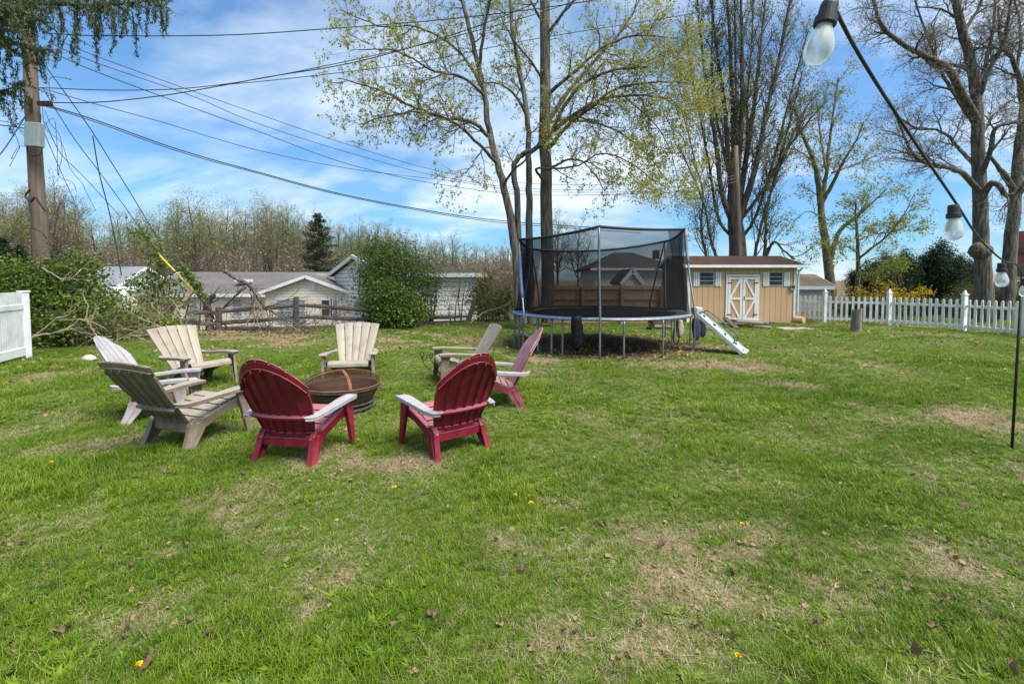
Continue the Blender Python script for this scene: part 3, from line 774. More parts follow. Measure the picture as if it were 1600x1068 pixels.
# legs: W shaped pairs joined at the ground by a bent foot
for pxl, pyl, d in ((806, 558, 9.9), (858, 557, 9.3), (900, 551, 9.2), (966, 557, 9.15), (1028, 558, 9.45), (1090, 542, 11.3), (824, 545, 12.0), (872, 540, 13.0), (1000, 536, 13.1)):
    g = gnd(pxl, pyl); dv = Vector((g.x, g.y, 0)) - TC; dv.z = 0; a = math.atan2(dv.y, dv.x); rr = tang(a, TRR, 0)
    b = MB(); out_ = dv.normalized()
    b.tube(spline([rr + Vector((0, 0, TH - .02)), rr + Vector((0, 0, .45)), rr + Vector((0, 0, .10)), rr + Vector((0, 0, .02)) - out_ * .03, rr - out_ * .12 + Vector((0, 0, .012))], 4), .021, 8); T(b, 'leg', GALV)
b = MB(); q = at(900, 497, 9.35)
def rag(q, w, h, m, name, parent, seed):
    b = MB(); k = 14; r_ = random.Random(seed); prof = []
    for i in range(9):
        t = i / 8; prof.append((w * (.50 + .28 * math.sin(t * 2.6) - .22 * t) * (1 if t < .95 else .3), -h * t))
    V = []; F = []
    for i, (r0, z) in enumerate(prof):
        for j in range(k):
            a = 2 * PI * j / k; rr = r0 * (1 + .22 * math.sin(3 * a + i * .3) + .05 * r_.random())
            V.append(q + Vector((rr * math.cos(a), .45 * rr * math.sin(a), z + .01 * r_.random())))
    for i in range(8):
        for j in range(k): F.append((i * k + j, i * k + (j + 1) % k, (i + 1) * k + (j + 1) % k, (i + 1) * k + j))
    F.append(tuple(range(k - 1, -1, -1))); F.append(tuple(8 * k + j for j in range(k)))
    b.add(V, F); return b.build(name, m, parent, smooth=True, loc=None if parent else q)
BAG = mat('black_bag', (.004, .004, .005), (.010, .010, .011), 9, .6, bmp=.5, bdist=.03, spec=.12)
o = rag(at(901, 494, 9.0), .17, .70, BAG, 'shoe_bag', None, 2); tag(o, 'long black cloth bag hanging from the front trampoline rim', 'bag')
for i, (px_, py_, d_, w_, h_, c_, lb) in enumerate(((1088, 497, 11.0, .10, .55, (.03, .035, .08), 'navy blue cloth hanging under the right trampoline rim'), (1062, 500, 11.4, .09, .45, (.40, .33, .27), 'crumpled beige cloth hanging under the right trampoline rim'), (1098, 500, 11.6, .08, .45, (.02, .02, .03), 'black jacket hanging behind the top of the slide'))):
    o = rag(at(px_, py_, d_), w_ * 1.5, h_, mat('hung_cloth_%d' % i, c_, None, 8, .85, bmp=.4, bdist=.03), 'hanging_cloth', None, 5 + i); tag(o, lb, 'cloth', 'clothes hanging off the trampoline')
# loops of strap
b = MB(); b.tube(spline([at(1053, 512, 11.2), at(1052, 530, 11.2), at(1057, 538, 11.2), at(1061, 528, 11.2), at(1060, 512, 11.2)], 5), .014, 6); T(b, 'hanging_strap', BLK)
b = MB(); b.tube(spline([at(1066, 508, 11.2), at(1072, 521, 11.2), at(1079, 506, 11.2)], 5), .009, 6); T(b, 'hanging_strap', mat('white_cord', (.6, .56, .5), None, 9, .8))
b = MB(); b.tube([at(1050, 540, 11.5), at(1050, 498, 11.5)], .025, 8); o = b.build('white_post', mat('white_pvc', (.62, .60, .56), (.7, .68, .64), 8, .5), loc=gnd(1050, 540), smooth=True); tag(o, 'short white plastic pipe upright under the trampoline edge', 'pipe')
# lumber under the far rim
WOODG = mat('weathered_wood', (.16, .125, .10), (.30, .25, .205), 5, .9, (1, 12, 1), bmp=.4)
DKW = mat('dark_old_wood', (.05, .038, .03), (.13, .10, .08), 6, .9, (1, 1, 6), bmp=.5, bdist=.02)
for i, (x0, y0, x1, y1, w, lb) in enumerate(((1016, 502, 1052, 500, .22, 'upper dark board of the low lumber pile behind the trampoline'), (1018, 508, 1050, 509, .14, 'middle grey board of the low lumber pile behind the trampoline'), (1014, 513, 1047, 514, .15, 'bottom dark board of the low lumber pile behind the trampoline'))):
    b = MB(); d = 14.6; b.beam(at(x0, y0, d), at(x1, y1, d + .3), .3, w * .6); o = b.build('lumber_board', DKW if i != 1 else WOODG, loc=Vector((at(x0, y0, d).x, d, 0))); tag(o, lb, 'board', 'boards piled behind the trampoline')
for nm_, x0 in (('left', 1018), ('right', 1046)): pass
b = MB(); b.beam(gnd(815, 525) + Vector((0, 0, .12)), gnd(838, 533) + Vector((0, 0, .02)), .09, .02); o = b.build('loose_plank', mat('pale_plank', (.5, .46, .40), (.6, .56, .5), 6, .8), loc=gnd(826, 529)); tag(o, 'pale plank lying on the grass under the trampoline left side', 'plank')
# ------------------------------------------------------------------ slide ladder with green rails
WPL = mat('white_slide_plastic', (.38, .385, .36), (.50, .505, .48), 7, .5, bmp=.1)
GRN = mat('green_rail', (.008, .09, .045), (.012, .12, .06), 9, .4)
s1 = gnd(1163, 553); s1.z = .03; s0 = at(1092, 489, 10.3)
sd_ = (s1 - s0).normalized(); sw = Vector((.46, 1, .20)).normalized(); sw = (sw - sd_ * sw.dot(sd_)).normalized(); su = sw.cross(sd_).normalized()
if su.z < 0: su = -su
slid = thing('slide', 'white plastic slide ladder with green rails leaning on the trampoline', 'slide', (s1.x, s1.y, 0))
for sgn in (-1, 1):
    b = MB(); o_ = sw * (.23 * sgn); b.beam(s0 + o_, s1 + o_, .045, .075, su); b.build('side_rail', WPL, slid, bev=.006)
b = MB(); b.beam(s0 + su * .012, s1 + su * .012, .415, .015, su); b.build('slide_bed', mat('grey_slide_bed', (.30, .33, .325), (.40, .43, .42), 6, .5), slid)
for i, t in enumerate((.1, .33, .57, .8, .97)):
    b = MB(); p = s0.lerp(s1, t); b.beam(p - sw * .21, p + sw * .21, .07, .045, su); st_ = b.build('step', WPL, slid, bev=.006)
    b = MB(); b.beam(p - sw * .05 + su * .032, p + sw * .05 + su * .032, .05, .02, su); b.build('step_grip', BLK, st_)
for sgn in (-1, 1):
    o_ = sw * (.21 * sgn); b = MB()
    b.tube(spline([s0.lerp(s1, .02) + o_ + su * .02, s0.lerp(s1, .04) + o_ + su * .10, s0.lerp(s1, .12) + o_ + su * .14, s0.lerp(s1, .45) + o_ + su * .15, s0.lerp(s1, .70) + o_ + su * .14, s0.lerp(s1, .76) + o_ + su * .10, s0.lerp(s1, .77) + o_ + su * .02], 5), .014, 8); b.build('hand_rail', GRN, slid, smooth=True)
b = MB(); b.tube([s1 - sw * .2 + su * .02, s1 + sw * .2 + su * .02], .05, 10); b.build('foot_roller', WPL, slid, smooth=True)
b = MB(); b.box(s0 - sd_ * .06 + Vector((0, 0, .02)), (.16, .3, .16)); b.build('top_bracket', WPL, slid, bev=.03)
# ------------------------------------------------------------------ small things on the lawn
LEAFB = leafmat('dead_leaf_brown', [(.085, .055, .032), (.165, .11, .066), (.24, .17, .105), (.33, .25, .17)], .15, .7, 3)
def leaf_geo(seed, lobes=5, curl=.35):
    r = np.random.default_rng(seed); n = 30; V = [(0, 0, .006)]; 
    for ring in (.5, 1):
        for i in range(n):
            a = 2 * PI * i / n; q = (.55 + .45 * abs(math.cos(lobes * a / 2)) ** .7) * (.9 + .2 * r.random()) * ring
            x, y = q * math.cos(a) * 1.15, q * math.sin(a) * .85
            V.append((x * (1 - .25 * ring), y * (1 - .3 * ring * curl), curl * (1.3 * y * y + .5 * x * abs(x)) + .18 * ring * math.sin(3 * a + seed) * curl + .10 * r.random() * ring))
    T_ = [(0, 1 + i, 1 + (i + 1) % n) for i in range(n)]
    Q = [(1 + i, 1 + n + i, 1 + n + (i + 1) % n, 1 + (i + 1) % n) for i in range(n)]
    return np_mesh('dead_leaf', np.array(V) * .05, Q, T_, True)
LG = [leaf_geo(i, 5 if i % 2 else 3, .5 + .25 * i) for i in range(4)]
for me in LG: me.materials.append(LEAFB)
spots = [(415, 1018, 1.2), (1428, 1024, 1.3), (1456, 986, .8), (945, 823, .9), (1105, 695, 1.2), (36, 853, 1.3), (22, 783, 1), (8, 826, .8), (290, 857, .8), (680, 965, .8), (640, 1026, .8), (275, 902, .6), (1250, 686, .9), (1274, 680, .9), (1335, 775, .8), (1384, 779, .8), (1503, 791, 1.1), (1492, 877, .8), (1276, 982, .9), (1580, 1054, 1), (380, 747, 1.1), (260, 738, 1), (92, 996, .9), (228, 1046, 1.3), (297, 975, .8), (327, 998, .9), (1112, 731, 1), (1035, 858, 1.1), (1148, 1000, .7), (875, 1020, .7), (1083, 984, .7), (1425, 745, .7), (1110, 675, .6), (985, 660, .6), (1290, 657, .8), (1382, 920, .7), (900, 993, .9), (1345, 1000, .7)]
rl_ = random.Random(8)
for i in range(60):
    spots.append((rl_.uniform(60, 1560), rl_.uniform(640, 1000), rl_.uniform(.5, .9)))
for i, (px_, py_, s_) in enumerate(spots):
    p = gnd(px_, py_); o = bpy.data.objects.new('dead_leaf', LG[i % 4]); COL.objects.link(o)
    o.location = (p.x, p.y, float(height(p.x, p.y)) + .028); s_ *= .62; o.scale = (s_, s_, s_); o.rotation_euler = (rl_.gauss(0, .45), rl_.gauss(0, .45), rl_.random() * 6.28)
    tag(o, 'curled brown dead leaf lying in the grass', 'dead leaf', 'dead leaves on the lawn')
YEL = mat('dandelion_yellow', (.80, .52, .01), (.85, .62, .03), 60, .6)
STEMG = mat('stem_green', (.10, .17, .03), None, 9, .6)
hb = MB(); rr = random.Random(3)
for k in range(46):
    a = rr.random() * 6.28; e = rr.random() ** .6 * 1.15; d = Vector((math.cos(a) * math.sin(e), math.sin(a) * math.sin(e), math.cos(e)))
    w = d.orthogonal().normalized() * .0035; c0 = Vector((0, 0, .062)); hb.add([c0 - w * .4, c0 + w * .4, c0 + d * .019 + w, c0 + d * .019 - w], [(0, 1, 2, 3)])
d0 = thing('dandelion', 'yellow dandelion flower standing in the mown grass', 'dandelion', (0, 0, 0), 0, 'dandelions in the lawn')
hb.build('flower_head', YEL, d0, local=True); sb = MB(); sb.tube([(0.006, 0, -.005), (0.003, 0, .03), (0, 0, .062)], .002, 5); sb.build('stem', STEMG, d0, local=True)
ds = [(805, 787), (1160, 834), (1153, 1048), (218, 1064), (80, 734), (616, 774), (1063, 548), (830, 800)]
for i in range(46):
    k = rl_.random()
    ds.append((rl_.gauss(1190, 45), rl_.uniform(516, 532)) if k < .45 else (rl_.uniform(880, 1060), rl_.uniform(517, 535)) if k < .65 else (rl_.uniform(1250, 1590), rl_.uniform(520, 620)))
for i, (px_, py_) in enumerate(ds):
    o = d0 if i == 0 else copy_tree(d0); p = gnd(px_, py_); far = p.y > 7
    o.location = (p.x, p.y, float(height(p.x, p.y)) - (.015 if far else .0)); o.rotation_euler.z = rl_.random() * 6.28; s_ = 1.5 if far else 1.0; o.scale = (s_, s_, 1)
# stone, stump, log
def rock(q, sx, sy, sz, seed, m, name):
    b = MB(); r_ = random.Random(seed); V = []; F = []; k = 12
    for i in range(7):
        t = i / 6 * PI / 2
        for j in range(k):
            a = 2 * PI * j / k; w = 1 + .18 * math.sin(2 * a + seed) + .1 * r_.random(); V.append(q + Vector((sx * math.cos(t) * math.cos(a) * w, sy * math.cos(t) * math.sin(a) * w, sz * math.sin(t) * (1 + .1 * r_.random()) - .01)))
    for i in range(6):
        for j in range(k): F.append((i * k + j, i * k + (j + 1) % k, (i + 1) * k + (j + 1) % k, (i + 1) * k + j))
    b.add(V, F); return b.build(name, m, loc=q, smooth=True)
STONE = mat('pale_stone', (.42, .33, .24), (.55, .46, .36), 9, .9, bmp=.4)
o = rock(gnd(139, 561), .15, .11, .10, 3, STONE, 'stone'); tag(o, 'small tan stone lying at the edge of the ivy mound', 'stone')
BARK_G = mat('grey_bark', (.10, .082, .066), (.235, .20, .165), 6, .95, (3, 3, .6), bmp=.9, bdist=.03, lo=.3, hi=.7)
g = gnd(1338, 518); st = thing('tree_stump', 'upright weathered grey stump in front of the picket fence', 'stump', (g.x, g.y, 0))
b = MB(); V = []; F = []; k = 16; r_ = random.Random(5)
hs = [0, .06, .15, .35, .55, .70]
for i, h_ in enumerate(hs):
    for j in range(k):
        a = 2 * PI * j / k; rr_ = (.16 if i == 0 else .135 if i < 3 else .125) * (1 + .12 * math.sin(3 * a + .3 * i) + .06 * r_.random()); V.append((rr_ * math.cos(a) + .02 * h_, rr_ * math.sin(a), h_ + (.03 * math.cos(a + 1) if i == 5 else 0)))
for i in range(len(hs) - 1):
    for j in range(k): F.append((i * k + j, i * k + (j + 1) % k, (i + 1) * k + (j + 1) % k, (i + 1) * k + j))
b.add(V, F); b.build('bark', BARK_G, st, local=True, smooth=True)
b = MB(); b.add([V[5 * k + j] for j in range(k)], [tuple(range(k))]); b.build('cut_top', WOODG, st, local=True)
o = MB(); o.tube([gnd(1243, 504) + Vector((0, 0, .12)), gnd(1256, 505) + Vector((0, 0, .12))], [.13, .12], 12); o = o.build('log', mat('cut_log', (.48, .30, .14), (.60, .42, .22), 9, .85), loc=gnd(1250, 504), smooth=False); tag(o, 'short yellow cut log lying at the right corner of the shed', 'log')
# ------------------------------------------------------------------ building materials
def siding(name, c1, c2, pitch, vertical=False, groove=.12, depth=.5):
    """boards drawn by real bump plus a thin dark joint; pitch in metres (object space is world sized)"""
    m, nt, bs, out = nodes_of(name)
    tc = nt.nodes.new('ShaderNodeTexCoord'); sp = nt.nodes.new('ShaderNodeSeparateXYZ'); nt.links.new(tc.outputs['Object'], sp.inputs[0])
    v = sp.outputs[2] if not vertical else mathn(nt, 'ADD', sp.outputs[0], mathn(nt, 'MULTIPLY', sp.outputs[1], .83))
    fr = mathn(nt, 'FRACT', mathn(nt, 'DIVIDE', v, pitch))
    line = mathn(nt, 'LESS_THAN', fr, groove)
    n = tex_noise(nt, 1.6, 6, (1, 1, .25) if vertical else (.25, .25, 2)); n2 = tex_noise(nt, 14, 4)
    c = ramp(nt, [(.3, c1), (.7, c2)], mathn(nt, 'ADD', mathn(nt, 'MULTIPLY', n, .7), mathn(nt, 'MULTIPLY', n2, .3)))
    nt.links.new(mixc(nt, mathn(nt, 'MULTIPLY', line, .62 if vertical else .85), c, tuple(.28 * k for k in c1)), bs.inputs['Base Color'])
    bs.inputs['Roughness'].default_value = .75; bs.inputs['Specular IOR Level'].default_value = .2
    h = mathn(nt, 'SUBTRACT', 1.0, line) if vertical else mathn(nt, 'MULTIPLY', mathn(nt, 'SUBTRACT', 1.0, fr), 1.0)
    bump(nt, bs, h, depth, .03); return m
def shingle(name, c1, c2, c3):
    m, nt, bs, out = nodes_of(name)
    n = tex_noise(nt, 7, 6, (1, 1, 4)); n2 = tex_noise(nt, .8, 4)
    f = mathn(nt, 'ADD', mathn(nt, 'MULTIPLY', n, .6), mathn(nt, 'MULTIPLY', n2, .4))
    nt.links.new(ramp(nt, [(.32, c1), (.5, c2), (.68, c3)], f), bs.inputs['Base Color']); bs.inputs['Roughness'].default_value = .95
    bs.inputs['Specular IOR Level'].default_value = .15
    tc = nt.nodes.new('ShaderNodeTexCoord'); sp = nt.nodes.new('ShaderNodeSeparateXYZ'); nt.links.new(tc.outputs['Object'], sp.inputs[0])
    fr = mathn(nt, 'FRACT', mathn(nt, 'DIVIDE', sp.outputs[2], .07)); bump(nt, bs, mathn(nt, 'ADD', fr, n), .5, .02); return m
def brick(name, c1, c2, mortar, sc=5):
    m, nt, bs, out = nodes_of(name)
    tc = nt.nodes.new('ShaderNodeTexCoord'); mp = nt.nodes.new('ShaderNodeMapping'); mp.inputs['Rotation'].default_value = (PI / 2, 0, 0); nt.links.new(tc.outputs['Object'], mp.inputs[0])
    b = nt.nodes.new('ShaderNodeTexBrick'); b.inputs['Scale'].default_value = sc; nt.links.new(mp.outputs[0], b.inputs[0])
    b.inputs['Color1'].default_value = (*c1, 1); b.inputs['Color2'].default_value = (*c2, 1); b.inputs['Mortar'].default_value = (*mortar, 1); b.inputs['Mortar Size'].default_value = .015
    nt.links.new(b.outputs[0], bs.inputs['Base Color']); bs.inputs['Roughness'].default_value = .9; return m
TRIM = mat('white_trim', (.60, .60, .59), (.70, .70, .69), 5, .55)
GLASS = mat('dark_glass', (.030, .034, .04), (.055, .06, .068), 3, .25, spec=.18)
SHEDW = siding('tan_plywood_siding', (.46, .285, .16), (.54, .345, .20), .21, True, .07, .8)
SHEDR = shingle('brown_shingle', (.036, .022, .017), (.055, .034, .027), (.085, .056, .045))
# ------------------------------------------------------------------ garden shed (front wall lies square to the yard)
D = 17.0
fl_, fr_ = at(1073, 502, D), at(1243, 502, D); zb = 0.0; ze = at(1150, 415, D).z
sx0, sx1 = fl_.x, fr_.x; DEP = 2.9; zr = ze + .36
sh = thing('garden_shed', 'tan wooden garden shed with white barn doors and brown roof', 'shed', ((sx0 + sx1) / 2, D, zb))
B = lambda mb, n, m, p=sh, sm=False, bv=0: mb.build(n, m, p, smooth=sm, bev=bv)
b = MB(); ym = D + DEP / 2
b.prism([(sx0, D, zb), (sx0, D, ze), (sx0, ym, zr), (sx0, D + DEP, ze), (sx0, D + DEP, zb)], (sx1 - sx0, 0, 0)); B(b, 'wall', SHEDW)
rf = MB(); ov = .22
for sgn in (-1, 1):
    y0 = ym + sgn * (DEP / 2 + .22); z0 = ze - .22 * (zr - ze) / (DEP / 2)
    c = [Vector((sx0 - ov, y0, z0 + .02)), Vector((sx1 + ov, y0, z0 + .02)), Vector((sx1 + ov, ym, zr + .02)), Vector((sx0 - ov, ym, zr + .02))]
    rf.hexa([c[0], c[1], c[2], c[3]] + [k + Vector((0, 0, .06)) for k in c])
roof = B(rf, 'roof', SHEDR)
b = MB(); yf = D - .22; z0 = ze - .22 * (zr - ze) / (DEP / 2)
b.box(((sx0 + sx1) / 2, yf - .045, z0 + .02), (sx1 - sx0 + 2 * ov, .085, .10)); B(b, 'gutter', TRIM, roof, bv=.012)
b = MB(); b.tube(spline([(sx1 + .05, yf - .03, z0 - .02), (sx1 + .04, D - .10, z0 - .14), (sx1 + .03, D - .05, z0 - .30), (sx1 + .03, D - .05, zb + .05)], 4), .035, 8); B(b, 'downspout', TRIM, roof, True)
for sgn, x in ((-1, sx0 - ov - .012), (1, sx1 + ov + .012)):
    b = MB(); b.beam((x, D - .22, z0 + .02), (x, ym, zr + .02), .02, .13, (0, 0, 1)); b.beam((x, D + DEP + .22, z0 + .02), (x, ym, zr + .02), .02, .13); B(b, 'rake_board', TRIM, roof)
for x in (sx0 + .04, sx1 - .06):
    b = MB(); b.box((x, D - .012, (zb + ze) / 2), (.10, .03, ze - zb)); B(b, 'corner_board', TRIM)
def PX(px): return at(px, 460, D).x
def PZ(py): return at(1150, py, D).z
def rect(mb, x0, x1, z0, z1, y, t): mb.box(((x0 + x1) / 2, y, (z0 + z1) / 2), (x1 - x0, t, z1 - z0))
# doors
dx0, dx1, dz0, dz1 = PX(1133.5), PX(1185.5), PZ(501), PZ(429)
b = MB(); w = .075
rect(b, dx0, dx0 + w, dz0, dz1, D - .02, .04); rect(b, dx1 - w, dx1, dz0, dz1, D - .02, .04); rect(b, dx0 + w, dx1 - w, dz1 - w * .9, dz1, D - .02, .04); B(b, 'door_frame', TRIM)
mid = (dx0 + dx1) / 2
for sgn in (-1, 1):
    xa, xb = (dx0 + w + .01, mid - .012) if sgn < 0 else (mid + .012, dx1 - w - .01)
    za, zb2 = dz0 + .02, dz1 - w - .01
    b = MB(); rect(b, xa, xb, za, zb2, D - .012, .02); dr = B(b, 'door', SHEDW)
    b = MB(); s = .085; y = D - .034; t = .024
    rect(b, xa, xa + s, za, zb2, y, t); rect(b, xb - s, xb, za, zb2, y, t)
    zm = (za + zb2) / 2
    for zc in (za + s * .6, zm, zb2 - s * .6): rect(b, xa + s, xb - s, zc - s * .45, zc + s * .45, y, t)
    for zc in (za + .22, zb2 - .22):
        hb2 = MB(); hx = xa + .05 if sgn < 0 else xb - .05; hb2.box((hx, y - .018, zc), (.16, .012, .035)); B(hb2, 'hinge', IRON, dr)
    out_, inn = (xa + s, xb - s) if sgn < 0 else (xb - s, xa + s)
    b.beam((out_, y + .001, zm + .04), (inn, y + .001, zb2 - s), .02, .075, (0, -1, 0)) if False else None
    for z_a, z_b in ((zm + .05, zb2 - s * 1.05), (zm - .05, za + s * 1.05)):
        dv = (Vector((inn, 0, z_b)) - Vector((out_, 0, z_a))).normalized(); nv = Vector((-dv.z, 0, dv.x)) * .036
        p, q = Vector((out_, y - .009, z_a)), Vector((inn, y - .009, z_b))
        b.prism([p - nv, p + nv, q + nv, q - nv], (0, .018, 0))
    B(b, 'door_brace', TRIM, dr)
    if sgn > 0:
        b = MB(); b.box((xa + .05, y - .02, zm + .02), (.02, .03, .14)); B(b, 'door_handle', IRON, dr, bv=.004)
for x0, x1, l0, l1, r0, r1 in ((1093, 1113.5, 1083, 1091.5, 1117, 1126), (1201.5, 1221, 1191.5, 1200, 1224, 1232.5)):
    z0_, z1_ = PZ(445), PZ(426)
    b = MB(); rect(b, PX(x0), PX(x1), z0_, z1_, D - .006, .012); wn = B(b, 'window', GLASS)
    b = MB(); f_ = .03
    rect(b, PX(x0) - f_, PX(x0), z0_ - f_, z1_ + f_, D - .012, .03); rect(b, PX(x1), PX(x1) + f_, z0_ - f_, z1_ + f_, D - .012, .03)
    rect(b, PX(x0), PX(x1), z0_ - f_, z0_, D - .012, .03); rect(b, PX(x0), PX(x1), z1_, z1_ + f_, D - .012, .03)
    for k in (1, 2): zc = z0_ + (z1_ - z0_) * k / 3; rect(b, PX(x0), PX(x1), zc - .012, zc + .012, D - .016, .012)
    B(b, 'window_frame', mat('grey_aluminium', (.36, .38, .38), None, 9, .5) if 'grey_aluminium' not in MATS else MATS['grey_aluminium'], wn)
    for a0_, a1_ in ((l0, l1), (r0, r1)):
        b = MB(); X0, X1 = PX(a0_), PX(a1_); n_ = 3; sw_ = (X1 - X0) / (n_ + (n_ - 1) * .35)
        for i in range(n_): rect(b, X0 + i * sw_ * 1.35, X0 + i * sw_ * 1.35 + sw_, PZ(447), PZ(425), D - .022, .022)
        for zc in (PZ(430), PZ(442)): rect(b, X0, X1, zc - .025, zc + .025, D - .008, .014)
        B(b, 'shutter', TRIM)
b = MB(); b.box((PX(1236.5), D - .05, PZ(449)), (.16, .09, .20)); mb_ = B(b, 'utility_box', mat('grey_box', (.33, .34, .33), None, 9, .5), bv=.01)
b = MB(); b.lathe([(.0, -.05), (.065, -.05), (.07, 0), (0, .0)], (PX(1236.5), D - .10, PZ(448)), 14, axis=Matrix.Rotation(PI / 2, 3, 'X')); B(b, 'meter_dial', GLASS, mb_)
# ramp boards and stepping slab in front of the shed
ry = random.Random(6)
for i, (x0, y0, x1, y1, tz, lb) in enumerate(((1134, 509, 1205, 513, .05, 'longest splintered grey board of the old ramp before the shed doors'), (1142, 505, 1200, 508, .10, 'middle weathered board of the old ramp before the shed doors'), (1150, 511, 1192, 511.5, .16, 'uppermost weathered board of the old ramp before the shed doors'), (1139, 503, 1212, 505, .06, 'rear weathered board lying against the foot of the shed'))):
    b = MB(); a, c = gnd(x0, y0), gnd(x1, y1); b.beam(a + Vector((0, 0, tz + .05)), c + Vector((0, 0, tz - .01)), .32, .035); o = b.build('ramp_board', WOODG, loc=Vector((a.x, a.y, 0)), bev=.006); tag(o, lb, 'board', 'boards of the broken shed ramp')
b = MB(); b.beam(gnd(1133, 506) + Vector((0, 0, .22)), gnd(1152, 514) + Vector((0, 0, .02)), .16, .05); o = b.build('broken_plank', DKW, loc=gnd(1145, 510)); tag(o, 'dark broken plank leaning at the left of the shed ramp', 'plank')
b = MB(); q = gnd(1240, 514); b.box(q + Vector((0, 0, .015)), (.95, .45, .05)); o = b.build('concrete_slab', mat('concrete', (.30, .28, .25), (.40, .38, .34), 9, .9, bmp=.2), loc=q, bev=.01); tag(o, 'pale concrete paving slab in the grass right of the shed ramp', 'slab')
for i, (x_, y_, s_) in enumerate(((1142, 500.5, .14), (1153, 501, .10), (1172, 500, .12), (1183, 501, .1))):
    q = gnd(x_, 503.5); q.z = 0; o = rock(q, s_ * 1.3, s_, s_ * 1.3, 20 + i, mat('grey_rock_%d' % i, (.12 + .04 * i, .10 + .04 * i, .09 + .035 * i), None, 8, .9, bmp=.4), 'rock'); tag(o, ['dark round rock at the left door post of the shed', 'small rock before the left shed door', 'grey rock before the right shed door', 'pale rock at the right door post of the shed'][i], 'rock')
# ------------------------------------------------------------------ generic gabled house
def gable_house(name, label, x0, x1, y0, y1, zb, ze, zr, wm, rm, axis='x', ov=.35, group=None, hip=0):
    """box house; ridge runs along axis"""
    t = thing(name, label, 'house' if 'house' in name else 'shed' if 'shed' in name else 'garage', ((x0 + x1) / 2, y0, zb), 0, group)
    b = MB()
    if axis == 'x':
        ym = (y0 + y1) / 2
        if hip: b.box(((x0 + x1) / 2, ym, (zb + ze) / 2), (x1 - x0, y1 - y0, ze - zb))
        else: b.prism([(x0, y0, zb), (x0, y0, ze), (x0, ym, zr), (x0, y1, ze), (x0, y1, zb)], (x1 - x0, 0, 0))
    else:
        xm = (x0 + x1) / 2; b.prism([(x0, y0, zb), (x0, y0, ze), (xm, y0, zr), (x1, y0, ze), (x1, y0, zb)], (0, y1 - y0, 0))
    b.build('wall', wm, t)
    r = MB(); th = Vector((0, 0, .12)); up = Vector((0, 0, .02))
    if axis == 'x':
        sl_ = (zr - ze) / ((y1 - y0) / 2)
        for s in (-1, 1):
            ye = ym + s * ((y1 - y0) / 2 + ov); zz_ = ze - ov * sl_
            c = [Vector((x0 - ov, ye, zz_)), Vector((x1 + ov, ye, zz_)), Vector((x1 + ov - hip, ym, zr)), Vector((x0 - ov + hip, ym, zr))]
            r.hexa([k + up for k in c] + [k + up + th for k in c])
        if hip:
            for xe, xi in ((x0 - ov, x0 - ov + hip), (x1 + ov, x1 + ov - hip)):
                a_, b_, c_ = Vector((xe, y0 - ov, ze - ov * sl_)), Vector((xe, y1 + ov, ze - ov * sl_)), Vector((xi, ym, zr)); r.prism([a_ + up, b_ + up, c_ + up], th)
    else:
        sl_ = (zr - ze) / ((x1 - x0) / 2)
        for s in (-1, 1):
            xe = xm + s * ((x1 - x0) / 2 + ov); zz_ = ze - ov * sl_
            c = [Vector((xe, y0 - ov, zz_)), Vector((xe, y1 + ov, zz_)), Vector((xm, y1 + ov, zr)), Vector((xm, y0 - ov, zr))]
            r.hexa([k + up for k in c] + [k + up + th for k in c])
    rf = r.build('roof', rm, t)
    f = MB()
    if axis == 'x':
        for s in (-1, 1):
            ye = ym + s * ((y1 - y0) / 2 + ov + .02); f.box(((x0 + x1) / 2, ye, ze - ov * sl_ + .03), (x1 - x0 + 2 * ov, .04, .18))
        if not hip:
            for xe in (x0 - ov - .015, x1 + ov + .015):
                for s in (-1, 1): f.beam((xe, ym + s * ((y1 - y0) / 2 + ov), ze - ov * sl_ + .05), (xe, ym, zr + .05), .03, .2)
    else:
        for s in (-1, 1):
            f.beam((xm + s * ((x1 - x0) / 2 + ov), y0 - ov - .015, ze - ov * sl_ + .05), (xm, y0 - ov - .015, zr + .05), .03, .2)
    f.build('fascia', TRIM, rf)
    return t, rf
def window(t, x, y, z, w, h, gm=None, axis='x', shut=None):
    b = MB(); b.box((x, y - .006, z), (w, .012, h)); wn = b.build('window', gm or GLASS, t)
    b = MB(); e = .06
    for dx in (-1, 1): b.box((x + dx * (w + e) / 2, y - .02, z), (e, .04, h + 2 * e))
    for dz in (-1, 0, 1): b.box((x, y - .02, z + dz * (h + e) / 2), (w, .036 if dz else .03, e if dz else .04))
    b.build('window_frame', TRIM, wn); return wn
SKYGL = mat('sky_painted_glass', (.20, .26, .32), (.28, .34, .40), 3, .1)  # sky reflection painted into the pale blue base colour
# pale yellow house
YELW = siding('cream_siding', (.70, .64, .50), (.76, .70, .56), .16, False, .06, .3); GREYR = shingle('grey_brown_shingle', (.085, .078, .074), (.12, .11, .106), (.16, .148, .142))
LD = 27.0; q0 = at(215, 460, LD); q1 = at(545, 460, LD)
eave = at(330, 459, LD).z; ridge = at(330, 428, LD + 4).z
yh, yr = gable_house('cream_house', 'cream clapboard house with long grey roof beyond the rail fence', q0.x, q1.x, LD, LD + 8, -2.2, eave, ridge, YELW, GREYR)
wg0, wg1 = at(414, 460, LD - 2.5).x, at(548, 460, LD - 2.5).x
b = MB(); yw = LD - 2.5; ze_ = at(480, 458, yw).z; zr_ = at(480, 434, yw).z; xm = (wg0 + wg1) / 2
b.prism([(wg0, yw, -2.2), (wg0, yw, ze_), (xm, yw, zr_), (wg1, yw, ze_), (wg1, yw, -2.2)], (0, 2.6, 0)); b.build('wing_wall', YELW, yh)
r = MB(); sl_ = (zr_ - ze_) / ((wg1 - wg0) / 2)
